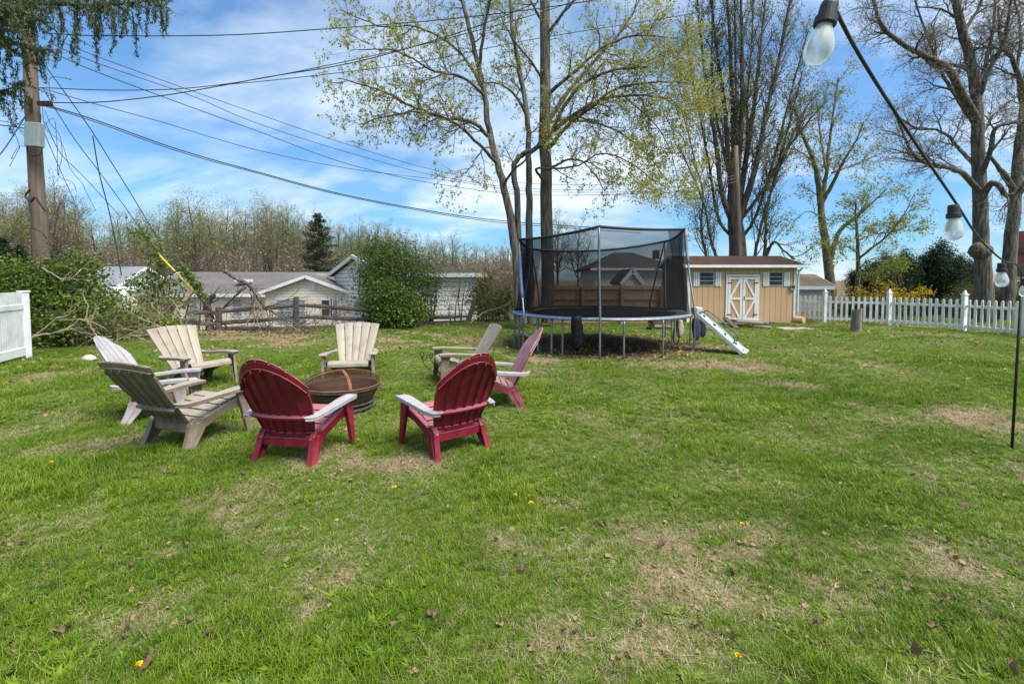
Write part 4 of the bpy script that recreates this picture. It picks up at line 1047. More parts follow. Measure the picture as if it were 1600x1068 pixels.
for s in (-1, 1):
    xe = xm + s * ((wg1 - wg0) / 2 + .3); zz_ = ze_ - .3 * sl_; c = [Vector((xe, yw - .3, zz_ + .02)), Vector((xe, yw + 6, zz_ + .02)), Vector((xm, yw + 6, zr_ + .02)), Vector((xm, yw - .3, zr_ + .02))]
    r.hexa(c + [k + Vector((0, 0, .12)) for k in c])
wr_ = r.build('wing_roof', GREYR, yh)
f = MB()
for s in (-1, 1): f.beam((xm + s * ((wg1 - wg0) / 2 + .3), yw - .32, ze_ - .3 * sl_ + .06), (xm, yw - .32, zr_ + .06), .03, .16)
f.build('fascia', TRIM, wr_)
b = MB(); b.box((at(488, 444, yw).x, yw - .02, at(488, 445, yw).z), (.4, .04, .55)); b.build('gable_vent', TRIM, yh)
for px_, py_, w_, h_, yy in ((371, 480, .52, 1.0, LD), (455, 486, 1.5, 1.2, yw), (511, 482, .55, .9, yw), (522, 482, .35, .9, yw), (300, 482, .6, 1.0, LD)):
    q = at(px_, py_, yy); window(yh, q.x, yy, q.z, w_, h_, SKYGL if px_ != 511 else GLASS)
b = MB(); q = at(508, 440, LD + 3); b.box(q + Vector((0, 0, -.2)), (.55, .55, 1.2)); ch = b.build('chimney', mat('grey_chimney', (.24, .22, .20), (.33, .30, .28), 9, .9), yr); b = MB(); b.box(q + Vector((0, 0, .46)), (.72, .72, .14)); b.build('chimney_cap', STONE, ch)
b = MB(); q = at(381, 438, LD + 1.2); b.box(q + Vector((0, 0, .0)), (.8, .6, .16)); b.build('skylight', TRIM, yr)
# far left small house
fq0, fq1 = at(120, 450, 34), at(174, 450, 34)
WHW = siding('white_siding', (.64, .64, .63), (.72, .72, .71), .17, False, .1, .5)
gh, grf = gable_house('small_house', 'small white house with slate grey roof at the far left beyond the ivy', fq0.x, fq1.x, 34, 40, -2.2, at(150, 450, 34).z, at(150, 419, 37).z, WHW, shingle('slate_shingle', (.13, .14, .16), (.18, .19, .21), (.23, .24, .26)))
pq0, pq1 = at(158, 470, 32).x, at(199, 470, 32).x
b = MB(); b.prism([(pq0, 32, -2.2), (pq0, 32, at(160, 458, 32).z), (pq0 * .62 + pq1 * .38, 32, at(170, 448, 32).z), (pq1, 32, at(198, 464, 32).z), (pq1, 32, -2.2)], (0, 2.2, 0)); b.build('porch_wall', WHW, gh)
window(gh, at(176, 470, 31.98).x, 31.99, at(176, 470, 32).z, .45, .6)
# white garage behind the big green bush
GD = 20.5; g0, g1 = at(600, 460, GD), at(745, 460, GD)
WG = siding('white_lap_siding', (.66, .65, .60), (.74, .73, .69), .21, False, .16, .9)
ga = thing('garage', 'white lap sided garage with grey roof behind the big green bush', 'garage', ((g0.x + g1.x) / 2, GD, -.6))
gx0, gx1 = at(608, 460, GD).x, g1.x; zE = at(700, 428, GD).z; dp = 5.4; zR = at(650, 402, GD + dp / 2).z; ymg = GD + dp / 2
bx0 = at(523, 460, GD + dp).x
def gp(x, y): return x + (bx0 - gx0) * (y - GD) / dp if x < -3 else x + .0
b = MB(); L0 = [(gx0, GD, -.8), (gx0, GD, zE), ((gx0 + bx0) / 2, ymg, zR), (bx0, GD + dp, zE), (bx0, GD + dp, -.8)]; R0_ = [(gx1, GD, -.8), (gx1, GD, zE), (gx1 + (bx0 - gx0) / 2 - 1.45, ymg, zR - .05), (gx1 + bx0 - gx0, GD + dp, zE), (gx1 + bx0 - gx0, GD + dp, -.8)]
b.add(L0 + R0_, [(0, 1, 2, 3, 4), (9, 8, 7, 6, 5)] + [(i, (i + 1) % 5, 5 + (i + 1) % 5, 5 + i) for i in range(5)]); b.build('wall', WG, ga)
r = MB(); ex = Vector((.3, 0, 0)); sl_ = (zR - zE) / (dp / 2); hp = Vector((-1.3, 0, 0))
dgo = Vector((bx0 - gx0, dp, 0)).normalized() * .3; dgo.z = -.3 * sl_
A_, B_ = Vector(L0[1]), Vector(R0_[1]); C_, D_ = Vector(R0_[2]), Vector(L0[2]); E_, F_ = Vector(R0_[3]), Vector(L0[3]); dn = Vector((-dgo.x, -dgo.y, dgo.z)); u_ = Vector((0, 0, .02)); t_ = Vector((0, 0, .12))
c = [A_ - ex + dn, B_ + ex + dn, C_ + ex + hp, D_ - ex]; r.hexa([k + u_ for k in c] + [k + u_ + t_ for k in c])
c = [F_ - ex + Vector((dgo.x, dgo.y, dgo.z)), E_ + ex + Vector((dgo.x, dgo.y, dgo.z)), C_ + ex + hp, D_ - ex]; r.hexa([k + u_ for k in reversed(c)] + [k + u_ + t_ for k in reversed(c)])
r.prism([B_ + ex + dn + u_, E_ + ex + dgo + u_, C_ + ex + hp + u_], t_)
gr_ = r.build('roof', shingle('dark_shingle', (.035, .032, .03), (.055, .05, .047), (.08, .074, .07)), ga)
f = MB(); f.beam(A_ - ex + dn + Vector((0, -.02, .05)), B_ + ex + dn + Vector((0, -.02, .05)), .05, .18); f.beam(A_ - ex + dn + Vector((-.02, 0, .05)), D_ - ex + Vector((-.02, 0, .05)), .05, .2); f.beam(F_ - ex + dgo + Vector((-.02, 0, .05)), D_ - ex + Vector((-.02, 0, .05)), .05, .2); f.build('fascia', TRIM, gr_)
b = MB(); b.box((gx1 - .05, GD - .015, (zE - .8) / 2), (.12, .03, zE + .8)); b.build('corner_board', TRIM, ga)
# house and board fence seen through the trampoline net
HB = 38.0; GREYW = siding('grey_siding', (.66, .66, .66), (.74, .74, .74), .2, False, .1, .4); CHAR = shingle('charcoal_shingle', (.035, .035, .037), (.055, .055, .057), (.08, .08, .082))
h0, h1 = at(930, 440, HB), at(1052, 440, HB)
hb_, hr_ = gable_house('grey_house', 'grey house with dark hipped roof seen through the trampoline net', h0.x, h1.x, HB, HB + 8, -.3, at(980, 418, HB).z, at(1000, 397, HB + 4).z, GREYW, CHAR, ov=.5, hip=2.9)
b = MB(); q = at(1025, 396, HB + 4); b.box(q + Vector((0, 0, -.1)), (.5, .5, .8)); b.build('chimney', BLK, hr_)
q = at(985, 434, HB); window(hb_, q.x, HB, q.z, .8, 1.2)
q0, q1 = at(973, 450, 24), at(1034, 450, 24)
os_, _ = gable_house('grey_shed', 'small grey gabled shed behind the board fence and the net', q0.x, at(1002, 450, 24).x, 24, 26.5, 0, at(980, 441, 24).z, at(990, 424, 24).z, GREYW, CHAR, 'y', .12)
b = MB(); BF = 16.6
x0, x1 = at(845, 480, BF).x, at(1036, 480, BF).x
bf = thing('board_fence', 'brown dog eared board fence standing behind the trampoline', 'fence', ((x0 + x1) / 2, BF, 0))
BRW = mat('brown_fence_wood', (.36, .215, .125), (.48, .30, .185), 4, .9, (2, 2, .5), bmp=.3)
ztop = at(940, 446, BF).z; n_ = int((x1 - x0) / .148); r_ = random.Random(9)
for i in range(n_):
    xa = x0 + i * .148; zt = ztop + r_.gauss(0, .008); yj = r_.gauss(0, .003)
    b.prism([(xa, BF + yj, .03), (xa + .143, BF + yj, .03), (xa + .143, BF + yj, zt - .03), (xa + .115, BF + yj, zt), (xa + .028, BF + yj, zt), (xa, BF + yj, zt - .03)], (0, .019, 0))
b.build('board_panel', BRW, bf)
for zf in (.25, .66, .93):
    b = MB(); b.box(((x0 + x1) / 2, BF - .024, ztop * zf), (x1 - x0, .04, .085)); b.build('rail', BRW, bf)
for i in range(4):
    b = MB(); b.box((x0 + .1 + i * (x1 - x0 - .2) / 3, BF - .10, ztop * .49), (.10, .10, ztop * .98)); b.build('post', BRW, bf)
# grey shed right of the garden shed
qx0, qx1 = at(1249, 460, 23).x, at(1322, 460, 23).x
gs, gsr = gable_house('storage_shed', 'pale grey storage shed with brown roof right of the tan shed', qx0 - .4, at(1298, 460, 23).x, 23, 26, 0, at(1275, 449, 23).z, at(1275, 432, 24.5).z, siding('grey_vertical_siding', (.33, .335, .35), (.42, .425, .44), .2, True, .06, .5), shingle('tan_shingle', (.13, .10, .075), (.19, .15, .115), (.25, .20, .16)), ov=.12)
# brick house on the right and its chimney
BRK = brick('red_brick', (.17, .062, .04), (.22, .085, .055), (.27, .235, .205), 4.2)
q = at(1589, 440, 26); q.x = 785 / FPX * 34; b = MB(); b.box((q.x + 4.2, 30, 2.5), (8.2, 8, 5.4)); bh = thing('brick_house', 'red brick house at the right edge behind the two great trunks', 'house', (q.x + 4, 26, 0)); b.build('wall', BRK, bh)
b = MB(); zt = at(1589, 389, 26).z; b.slab((q.x - .25, 25.6, zt), (q.x + 8.6, 25.6, zt), (q.x + 8.6, 34.4, zt + .3), (q.x - .25, 34.4, zt + .3), .18); b.build('roof', GREYR, bh)
q = at(1503, 440, 30); lh = thing('ranch_house', 'low ranch house with brick chimney just above the picket fence', 'house', (q.x + 2, 30, 0))
b = MB(); b.box((q.x + 3.2, 34, .7), (8, 8, 1.6)); b.build('wall', BRK, lh)
b = MB(); zt = at(1500, 455, 29.5).z; c = [Vector((q.x - 1.5, 29.4, zt)), Vector((q.x + 8, 29.4, zt)), Vector((q.x + 7, 34, zt + 1.0)), Vector((q.x + .5, 34, zt + 1.0))]; b.hexa(c + [k + Vector((0, 0, .15)) for k in c]); lr = b.build('roof', shingle('pale_shingle', (.22, .18, .15), (.28, .24, .20), (.35, .30, .26)), lh)
b = MB(); b.box(at(1503, 445, 30.5) + Vector((0, .2, -.3)), (1.05, .7, 1.5)); ch = b.build('chimney', BRK, lr)
b = MB(); b.box(at(1503, 431, 30.5) + Vector((0, .2, .05)), (.62, .5, .3)); b.build('chimney_cap', STONE, ch)
# ------------------------------------------------------------------ fences
VINYL = mat('white_vinyl', (.60, .60, .57), (.79, .79, .78), 3.5, .45, lo=.28, hi=.55, detail=9)
# white picket fence: posts and bays
pts = [gnd(1243, 500.5), gnd(1288, 503.5), gnd(1388, 508), gnd(1505, 517), gnd(1600, 527), gnd(1720, 541)]
pf = thing('picket_fence', 'white vinyl picket fence along the right side of the yard', 'fence', pts[2])
ph = 1.0
for i, p in enumerate(pts):
    if i == 0: continue
    z = p.z; b = MB(); b.box(p + Vector((0, 0, .56)), (.115, .115, 1.14)); po = b.build('post', VINYL, pf, bev=.006)
    b = MB(); b.box(p + Vector((0, 0, 1.145)), (.15, .15, .03)); b.lathe([(.07, 1.16), (.045, 1.19), (.05, 1.21), (.03, 1.25), (0, 1.29)], p, 4, PI / 4, PI / 4 + 2 * PI); b.build('post_cap', VINYL, po)
for a, c in zip(pts, pts[1:]):
    L_ = (c - a).length; dv = (c - a).normalized(); n_ = max(2, round(L_ / .168)); nv = Vector((dv.y, -dv.x, 0)) * .026
    if nv.y > 0: nv = -nv
    b = MB()
    for k in range(1, n_):
        p = a + dv * (L_ * k / n_) + nv; w = dv * .038; o = nv.normalized() * .018
        ph = 1.0 + r_.gauss(0, .007); w = w * (1 + r_.gauss(0, .03)); p = p + dv * r_.gauss(0, .004)
        P = [p - w + Vector((0, 0, .09)), p + w + Vector((0, 0, .09)), p + w + Vector((0, 0, ph - .045)), p + w * .55 + Vector((0, 0, ph - .012)), p + Vector((0, 0, ph)), p - w * .55 + Vector((0, 0, ph - .012)), p - w + Vector((0, 0, ph - .045))]
        b.prism(P, o)
    b.build('picket_panel', VINYL, pf)
    for zc in (.16, .78):
        b = MB(); b.beam(a + Vector((0, 0, zc)), c + Vector((0, 0, zc)), .04, .085); b.build('rail', VINYL, pf)
# white privacy fence at the left edge
a = gnd(42, 560); c = gnd(-75, 592); hF = at(42, 456, a.y).z
vf = thing('privacy_fence', 'white vinyl privacy fence panel cut off by the left edge', 'fence', a)
dv = (c - a).normalized(); nv = Vector((-dv.y, dv.x, 0)); L_ = (c - a).length
if nv.y > 0: nv = -nv
b = MB(); b.box(a + Vector((0, 0, hF / 2)), (.115, .115, hF)); po = b.build('post', VINYL, vf, bev=.008); b = MB(); b.box(a + Vector((0, 0, hF + .01)), (.145, .145, .035)); b.build('post_cap', VINYL, po, bev=.008)
b = MB(); n_ = int(L_ / .072)
for k in range(n_):
    p = a + dv * (.09 + .072 * k); b.beam(p + Vector((0, 0, .07)), p + Vector((0, 0, hF - .0)), .060, .022, nv)
b.build('slat_panel', VINYL, vf)
for zc, h_, w_ in ((.16, .17, .05), (hF - .30, .10, .05)):
    b = MB(); b.beam(a + dv * .06 + nv * .0 + Vector((0, 0, zc)), c + Vector((0, 0, zc)), w_, h_); b.build('rail', VINYL, vf, bev=.005)
# split rail fence
RAILW = mat('split_rail_wood', (.045, .036, .031), (.13, .105, .088), 5, .95, (1, 1, 5), bmp=.6, bdist=.02)
sr = thing('rail_fence', 'dark old split rail fence along the back of the yard', 'fence', gnd(463, 515))
prs = [(262, 519, .85), (342, 517, .75), (463, 515, 1.06), (600, 508, 1.0), (731, 503, .0)]
P_ = [gnd(x, y) for x, y, _ in prs]
for i, (p, (x, y, h_)) in enumerate(zip(P_, prs)):
    b = MB()
    if i == 4: b.tube([gnd(731, 503), at(736, 487, gnd(731, 503).y + .1), at(741, 471, gnd(731, 503).y + .2)], [.10, .095, .085], 7)
    else: b.tube([p + Vector((0, 0, -.3)), p + Vector((.01, 0, h_ * .5)), p + Vector((.02, 0, h_))], [.10, .095, .085], 7)
    b.build('post', RAILW, sr)
for (x0, y0), (x1, y1), i in (((290, 489), (342, 487), 0), ((335, 487.5), (466, 476.5), 1), ((461, 476), (603, 486), 2), ((320, 507), (464, 494.5), 1), ((462, 495), (604, 499), 2), ((336, 513), (466, 512), 1), ((462, 512), (602, 509), 2), ((598, 496), (733, 494), 3), ((598, 505), (725, 503), 3), ((262, 500), (340, 506), 0)):
    d0_, d1_ = P_[i].y, P_[min(i + 1, 4)].y
    b = MB(); A, C = at(x0, y0, d0_), at(x1, y1, d1_); b.tube([A, A.lerp(C, .3) + Vector((0, 0, .01)), A.lerp(C, .7) - Vector((0, 0, .015)), C], [.05, .068, .066, .045], 6); b.build('rail', RAILW, sr)
# ------------------------------------------------------------------ string lights, shepherd pole
BLKR = mat('black_rubber', (.014, .014, .016), (.03, .03, .033), 18, .55)
m, nt, bs, out = nodes_of('frosted_bulb'); bs.inputs['Base Color'].default_value = (.92, .95, .97, 1); bs.inputs['Roughness'].default_value = .22; bs.inputs['Transmission Weight'].default_value = .68; bs.inputs['IOR'].default_value = 1.12
bs.inputs['Specular IOR Level'].default_value = .6; BULB = m
b1, b2, b3 = at(1296, 8, .74), at(1490, 322, 1.30), at(1565, 412, 1.9)
pg = gnd(1581, 700)
ptop = at(1597, 432, pg.y)
slt = thing('string_lights', 'black cord of clear bulb string lights crossing the upper right corner', 'string lights', (b2.x, b2.y, b2.z))
b = MB(); over = at(1278, -60, .66)
cord = spline([over, b1 + Vector((0, 0, .012)), at(1345, 90, .86), at(1420, 208, 1.05), b2 + Vector((.004, 0, .012)), at(1530, 372, 1.6), b3 + Vector((.005, 0, .014)), at(1588, 413, 2.05), at(1606, 432, 2.5), at(1640, 430, 3.4), ptop + Vector((0, 0, .02))], 6)
b.tube(cord, .0032, 6); b.build('cord', BLKR, slt, smooth=True)
def bulb(p, ax, sc=1.0):
    Z = Vector(ax).normalized(); Mx = Z.to_track_quat('-Z', 'Y').to_matrix()
    b = MB(); b.lathe([(0, .004), (.0125, .004), (.014, -.002), (.0145, -.020), (.0175, -.0215), (.0178, -.034), (.016, -.036), (0, -.036)], p, 20, axis=Mx @ Matrix.Scale(sc, 3)); so_ = b.build('socket', BLKR, slt, smooth=False)
    b = MB(); pr = [(0.012, -.034), (.0135, -.042), (.0185, -.055), (.0222, -.070), (.0225, -.080), (.0195, -.092), (.012, -.100), (0, -.103)]
    b.lathe(pr, p, 24, axis=Mx @ Matrix.Scale(sc, 3)); bo = b.build('bulb', BULB, so_, smooth=True)
    b = MB(); b.lathe([(.004, -.036), (.005, -.055), (.003, -.062), (0, -.063)], p, 10, axis=Mx @ Matrix.Scale(sc, 3)); b.build('filament_stem', mat('filament', (.6, .6, .58), None, 9, .3) if 'filament' not in MATS else MATS['filament'], bo, smooth=True)
bulb(b1, (-.22, 0, -1), .92); bulb(b2, (.05, .0, -1), .95); bulb(b3, (.06, 0, -1), .95); bulb(at(1601, 436, 2.5), (.02, 0, -1), .95)
sp_ = thing('shepherd_pole', 'thin black metal pole stuck in the lawn at the right edge', 'pole', pg)
b = MB(); b.tube([pg + Vector((0, 0, -.05)), pg.lerp(ptop, .5), ptop], .011, 8); b.build('shaft', IRON, sp_, smooth=True)
b = MB(); b.tube(spline([ptop, ptop + Vector((.0, 0, .05)), ptop + Vector((.04, 0, .085)), ptop + Vector((.08, 0, .05))], 5), .009, 8); b.build('hook', IRON, sp_, smooth=True)
# ------------------------------------------------------------------ tree materials
BARK1 = mat('brown_grey_bark', (.044, .036, .030), (.17, .145, .122), 16, .95, (1, 1, .14), bmp=1, bdist=.06, lo=.36, hi=.64, detail=7)
BARK2 = mat('dark_bark', (.038, .031, .025), (.135, .113, .092), 14, .95, (1, 1, .16), bmp=1, bdist=.05, lo=.36, hi=.64, detail=7)
BARK3 = mat('mossy_bark', (.065, .055, .030), (.20, .18, .095), 13, .95, (1, 1, .18), bmp=1, bdist=.05, lo=.36, hi=.64, detail=7)
WOODT = mat('wood_trunks', (.055, .045, .037), (.15, .125, .105), 2, .95, (2, 2, .4))
LYEL = leafmat('yellow_green_leaves', [(.17, .19, .020), (.29, .285, .032), (.42, .38, .055), (.25, .27, .055)], .45, .5, .5)
LOLV = leafmat('olive_buds', [(.13, .15, .035), (.21, .23, .055), (.30, .30, .09)], .4)
LOLB = leafmat('brown_olive_buds', [(.09, .085, .03), (.15, .145, .045), (.21, .20, .06)], .35)
LPAL = leafmat('pale_green_leaves', [(.15, .20, .035), (.25, .29, .06), (.34, .36, .10)], .45)
LBUD = leafmat('reddish_buds', [(.24, .17, .12), (.30, .22, .14), (.28, .26, .13)], .3)
LHAZE = leafmat('budding_haze', [(.24, .22, .11), (.34, .33, .15), (.42, .42, .20)], .35)
LIVY = leafmat('ivy_leaves', [(.028, .058, .008), (.075, .135, .015), (.14, .20, .026), (.23, .27, .055)], .25, .42, .9)
LBUSH = leafmat('glossy_shrub_leaves', [(.032, .065, .010), (.078, .13, .02), (.14, .195, .036), (.22, .27, .065)], .22, .4, .9)
LYEW = leafmat('yew_needles', [(.006, .018, .006), (.014, .034, .010), (.028, .058, .016)], .12, .6, .8)
LSPR = leafmat('spruce_needles', [(.03, .05, .018), (.065, .095, .03), (.13, .16, .055)], .15, .6, .8)
LFIR = leafmat('brownish_fir_needles', [(.024, .032, .012), (.055, .065, .022), (.10, .10, .04)], .15, .6, .5)
LFOR = leafmat('forsythia_bloom', [(.46, .31, .006), (.60, .41, .01), (.55, .44, .03)], .35)
LHED = leafmat('olive_hedge', [(.07, .085, .022), (.13, .14, .035), (.19, .18, .06)], .3)
LIVY2 = LIVY
def tree_parts(name, label, loc, tb, bark, leafs, group=None, cat='tree'):
    t = thing(name, label, cat, loc, 0, group)
    put('trunk', tb.mesh('trunk', loc), bark, t)
    for nm, me, m in leafs: put(nm, me, m, t)
    return t
def pxl(pts):      # (px, py, depth) list to points
    return [at(*p) for p in pts]
# ------------------------------------------------------------------ the yellow-green maple: three stems from one foot
PM = dict(lv=4, seg=[6, 6, 5, 4], k=[7, 5, 4, 3], wob=[.16, .17, .18, .2], trop=[.02, .0, -.01, -.02], n=[1.55, 6, 5, 0], t0=[.25, .2, .15, 0], ang=[.9, .85, .8, .7], len=[0, 2.0, .95, .5], rad=[.03, .026, .011, .006], tip=.3, perm=False)
def maple_limbs(limbs, P, rnd, tb, tips, dens):
    for pts, r0, r1, t0, nd in limbs:
        Q = dict(P); Q['n'] = [0] + P['n'][1:]; W_ = pxl(pts)
        L_ = sum((W_[i + 1] - W_[i]).length for i in range(len(W_) - 1)); Q['n'][0] = max(1, int(L_ * (1 - t0) * nd * dens))
        Q['len'] = [P['len'][1]] + P['len'][1:]
        limb(tb, W_, r0, r1, Q, rnd, tips, 0, 10, 5, t0, .012)
rnd = random.Random(21)
PM = dict(lv=4, seg=[0, 6, 5, 4], k=[0, 5, 4, 3], wob=[.15, .15, .16, .18], trop=[.015, .01, -.01, -.03], n=[0, 6, 5, 0], t0=[.2, .2, .15, 0], ang=[.85, .8, .8, .7], len=[2.0, .95, .52, .5], rad=[.030, .013, .0065, .005], tip=.3)
MD = 14.6; tb = TB(); tips = []
limbs = [
    ([(812, 505, MD), (809, 430, MD), (799, 350, MD), (784, 280, MD), (767, 215, MD), (757, 150, MD), (742, 80, MD + .2), (722, 0, MD + .3), (708, -70, MD + .4)], .17, .05, .5, 1.5),
    ([(766, 215, MD), (735, 190, MD - .6), (690, 183, MD - 1.1), (640, 165, MD - 1.4), (590, 140, MD - 1.6), (530, 122, MD - 1.8)], .07, .015, .2, 3.4),
    ([(777, 255, MD), (748, 225, MD - .9), (715, 196, MD - 1.4), (670, 176, MD - 1.7), (620, 178, MD - 2), (560, 195, MD - 2.1)], .06, .014, .25, 3.4),
    ([(756, 145, MD), (738, 108, MD + .6), (705, 70, MD + .9), (650, 42, MD + 1.2), (590, 40, MD + 1.3), (530, 15, MD + 1.4)], .06, .014, .25, 3.0),
    ([(748, 105, MD), (758, 40, MD - .5), (770, -30, MD - .8), (776, -90, MD - 1)], .06, .02, .2, 2.6),
    ([(770, 228, MD), (752, 235, MD - .6), (735, 262, MD - .8), (716, 278, MD - .9)], .03, .01, .3, 3.0),
    ([(787, 290, MD), (800, 268, MD - .5), (830, 240, MD - 1), (850, 205, MD - 1.2)], .05, .015, .3, 2.4),
    ([(720, 0, MD + .2), (680, -20, MD), (630, -40, MD), (570, -60, MD)], .05, .015, .1, 3.0),
    ([(757, 150, MD), (722, 120, MD - 1.2), (680, 112, MD - 2), (620, 80, MD - 2.6), (560, 78, MD - 2.9)], .05, .012, .2, 3.2),
    ([(818, 505, MD + .2), (812, 400, MD + .2), (808, 310, MD + .2), (803, 262, MD + .1), (815, 243, MD), (842, 229, MD - .2), (862, 205, MD - .4), (885, 160, MD - .6), (915, 128, MD - .8), (960, 110, MD - 1), (1010, 105, MD - 1.2)], .13, .03, .55, 2.0),
    ([(830, 505, MD + .5), (827, 400, MD + .5), (827, 310, MD + .5), (826, 245, MD + .5), (823, 180, MD + .5), (812, 110, MD + .6), (800, 40, MD + .7), (794, -60, MD + .8)], .15, .05, .5, 1.8),
    ([(824, 180, MD + .5), (806, 150, MD + 1), (782, 132, MD + 1.4), (752, 128, MD + 1.8)], .06, .02, .3, 2.4)]
maple_limbs(limbs, PM, rnd, tb, tips, 1.0)
base = gnd(820, 505); base.y = MD; base.x = at(820, 500, MD).x; base.z = 0
c = leaves_at(tips, 5, .035, 3, .32)
tree_parts('maple_tree', 'slender three stemmed maple with new yellow leaves leaning left behind the trampoline', base, tb, BARK1, [('crown', leaf_mesh('crown', c, .056, base, .75, None, 4), LYEL)])
# straight tall maple right next to it, arching to the right
rnd = random.Random(5); tb = TB(); tips = []; TD = 15.6
limbs = [
    ([(857, 503, TD), (856, 420, TD), (853, 300, TD), (851, 200, TD), (852, 100, TD), (850, 0, TD), (849, -110, TD)], .245, .15, .62, 1.0),
    ([(853, 215, TD), (882, 190, TD - .5), (920, 165, TD - .9), (970, 150, TD - 1.2), (1030, 152, TD - 1.4), (1070, 175, TD - 1.5)], .09, .015, .2, 3.2),
    ([(853, 195, TD), (890, 140, TD + .4), (930, 95, TD + .7), (975, 45, TD + .9), (1005, -10, TD + 1)], .09, .02, .25, 2.6),
    ([(852, 150, TD), (895, 115, TD - .8), (940, 75, TD - 1.1), (1000, 55, TD - 1.4), (1060, 60, TD - 1.6)], .07, .015, .2, 3.0),
    ([(852, 240, TD), (885, 198, TD - .8), (915, 175, TD - 1.4), (960, 140, TD - 1.8), (1020, 128, TD - 2.1), (1075, 130, TD - 2.2)], .08, .015, .25, 3.2),
    ([(854, 268, TD), (880, 252, TD - .8), (905, 250, TD - 1.1), (925, 268, TD - 1.3), (945, 298, TD - 1.4)], .05, .012, .3, 3.2),
    ([(852, 285, TD), (838, 268, TD - .7), (845, 262, TD - 1.2), (895, 262, TD - 1.7), (940, 240, TD - 1.9), (985, 255, TD - 2.1), (1025, 285, TD - 2.3)], .05, .012, .4, 3.4),
    ([(852, 190, TD), (905, 188, TD + .8), (955, 200, TD + 1.2), (1005, 235, TD + 1.5), (1050, 290, TD + 1.8)], .06, .012, .3, 3.4),
    ([(851, 60, TD), (880, 20, TD - .4), (920, -20, TD - .7), (960, -50, TD - .9)], .06, .02, .2, 2.6),
    ([(851, 130, TD), (830, 95, TD - .5), (800, 60, TD - .9), (780, 20, TD - 1)], .05, .012, .2, 2.6),
    ([(850, 40, TD), (828, 0, TD + .4), (805, -40, TD + .6)], .05, .02, .2, 2.2),
    ([(1005, 100, TD - .6), (1050, 80, TD - .6), (1082, 110, TD - .6), (1095, 160, TD - .6)], .025, .008, .0, 4.5),
    ([(975, 150, TD - 1.2), (1020, 190, TD - 1.2), (1050, 240, TD - 1.1), (1060, 300, TD - 1)], .025, .008, .0, 4.5)]
maple_limbs(limbs, PM, rnd, tb, tips, 1.0)
base = Vector((at(857, 503, TD).x, TD, 0))
c = leaves_at(tips, 5, .04, 5, .30); 
dens_ = [p for p in tips if p[0].x / p[0].y > .25]; c2 = leaves_at(dens_, 5, .10, 15, .26)
tree_parts('maple_tree', 'tall straight trunked maple with boughs arching right over the trampoline', base, tb, BARK1, [('crown', leaf_mesh('crown', np.concatenate([c, c2]), .056, base, .75, None, 6), LYEL)])
# ------------------------------------------------------------------ multi-stemmed tree behind the shed
rnd = random.Random(9); tb = TB(); tips = []; VD = 24.0
PV = dict(lv=3, seg=[0, 7, 5], k=[0, 4, 3], wob=[.1, .09, .12], trop=[.1, .10, .06], n=[0, 7, 0], t0=[.2, .15, 0], ang=[.5, .45, .5], len=[3.0, 1.6, .8], rad=[.035, .013, .007], tip=.25)
vl = [([(1152, 505, VD), (1153, 430, VD), (1152, 380, VD), (1148, 330, VD), (1146, 270, VD)], .55, .30, .9, .3)]
stems = [  # foot px, py then path
    [(1148, 330), (1138, 240), (1130, 150), (1118, 60), (1105, -60)], [(1146, 300), (1146, 200), (1142, 100), (1136, 0), (1130, -80)], [(1150, 300), (1158, 200), (1160, 100), (1158, 0), (1160, -80)],
    [(1153, 330), (1170, 220), (1182, 130), (1192, 40), (1200, -60)], [(1155, 345), (1178, 270), (1195, 190), (1215, 100), (1235, 0), (1250, -60)], [(1146, 350), (1128, 300), (1118, 220), (1103, 130), (1092, 30), (1085, -50)],
    [(1145, 372), (1122, 340), (1110, 270), (1095, 190), (1080, 110), (1070, 30)], [(1135, 430), (1118, 396), (1110, 370), (1100, 320), (1080, 270), (1060, 225)], [(1112, 440), (1104, 400), (1096, 360), (1098, 300), (1085, 250), (1068, 180)],
    [(1160, 370), (1180, 340), (1200, 280), (1222, 200), (1240, 130), (1262, 50)], [(1170, 440), (1180, 395), (1190, 350), (1208, 290), (1230, 230), (1258, 170)], [(1188, 440), (1196, 380), (1198, 330), (1212, 270), (1232, 200), (1252, 120)],
    [(1152, 310), (1166, 240), (1168, 150), (1175, 60), (1178, -50)], [(1149, 320), (1134, 250), (1116, 160), (1112, 80), (1115, -30)], [(1157, 330), (1185, 240), (1205, 150), (1225, 60), (1240, -30)],
    [(1190, 420), (1208, 378), (1225, 392), (1243, 405)], [(1150, 300), (1152, 230), (1150, 140), (1148, 40), (1146, -70)], [(1160, 340), (1190, 300), (1220, 250), (1250, 205), (1285, 165)]]
for i, s in enumerate(stems):
    dz = rnd.uniform(-1.6, 1.6); n_ = len(s)
    vl.append(([(x, y, VD + dz * k / (n_ - 1)) for k, (x, y) in enumerate(s)], .17 if i < 6 else .095, .03, .12, 2.3))
maple_limbs(vl, PV, rnd, tb, tips, 1.0)
base = Vector((at(1152, 505, VD).x, VD, 0)); c = leaves_at(tips, 4, .08, 7, .85)
tree_parts('fan_tree', 'broad dark tree of many upright stems fanning out behind the shed', base, tb, BARK2, [('crown', leaf_mesh('crown', c, .07, base, .7, None, 8), LOLB)])
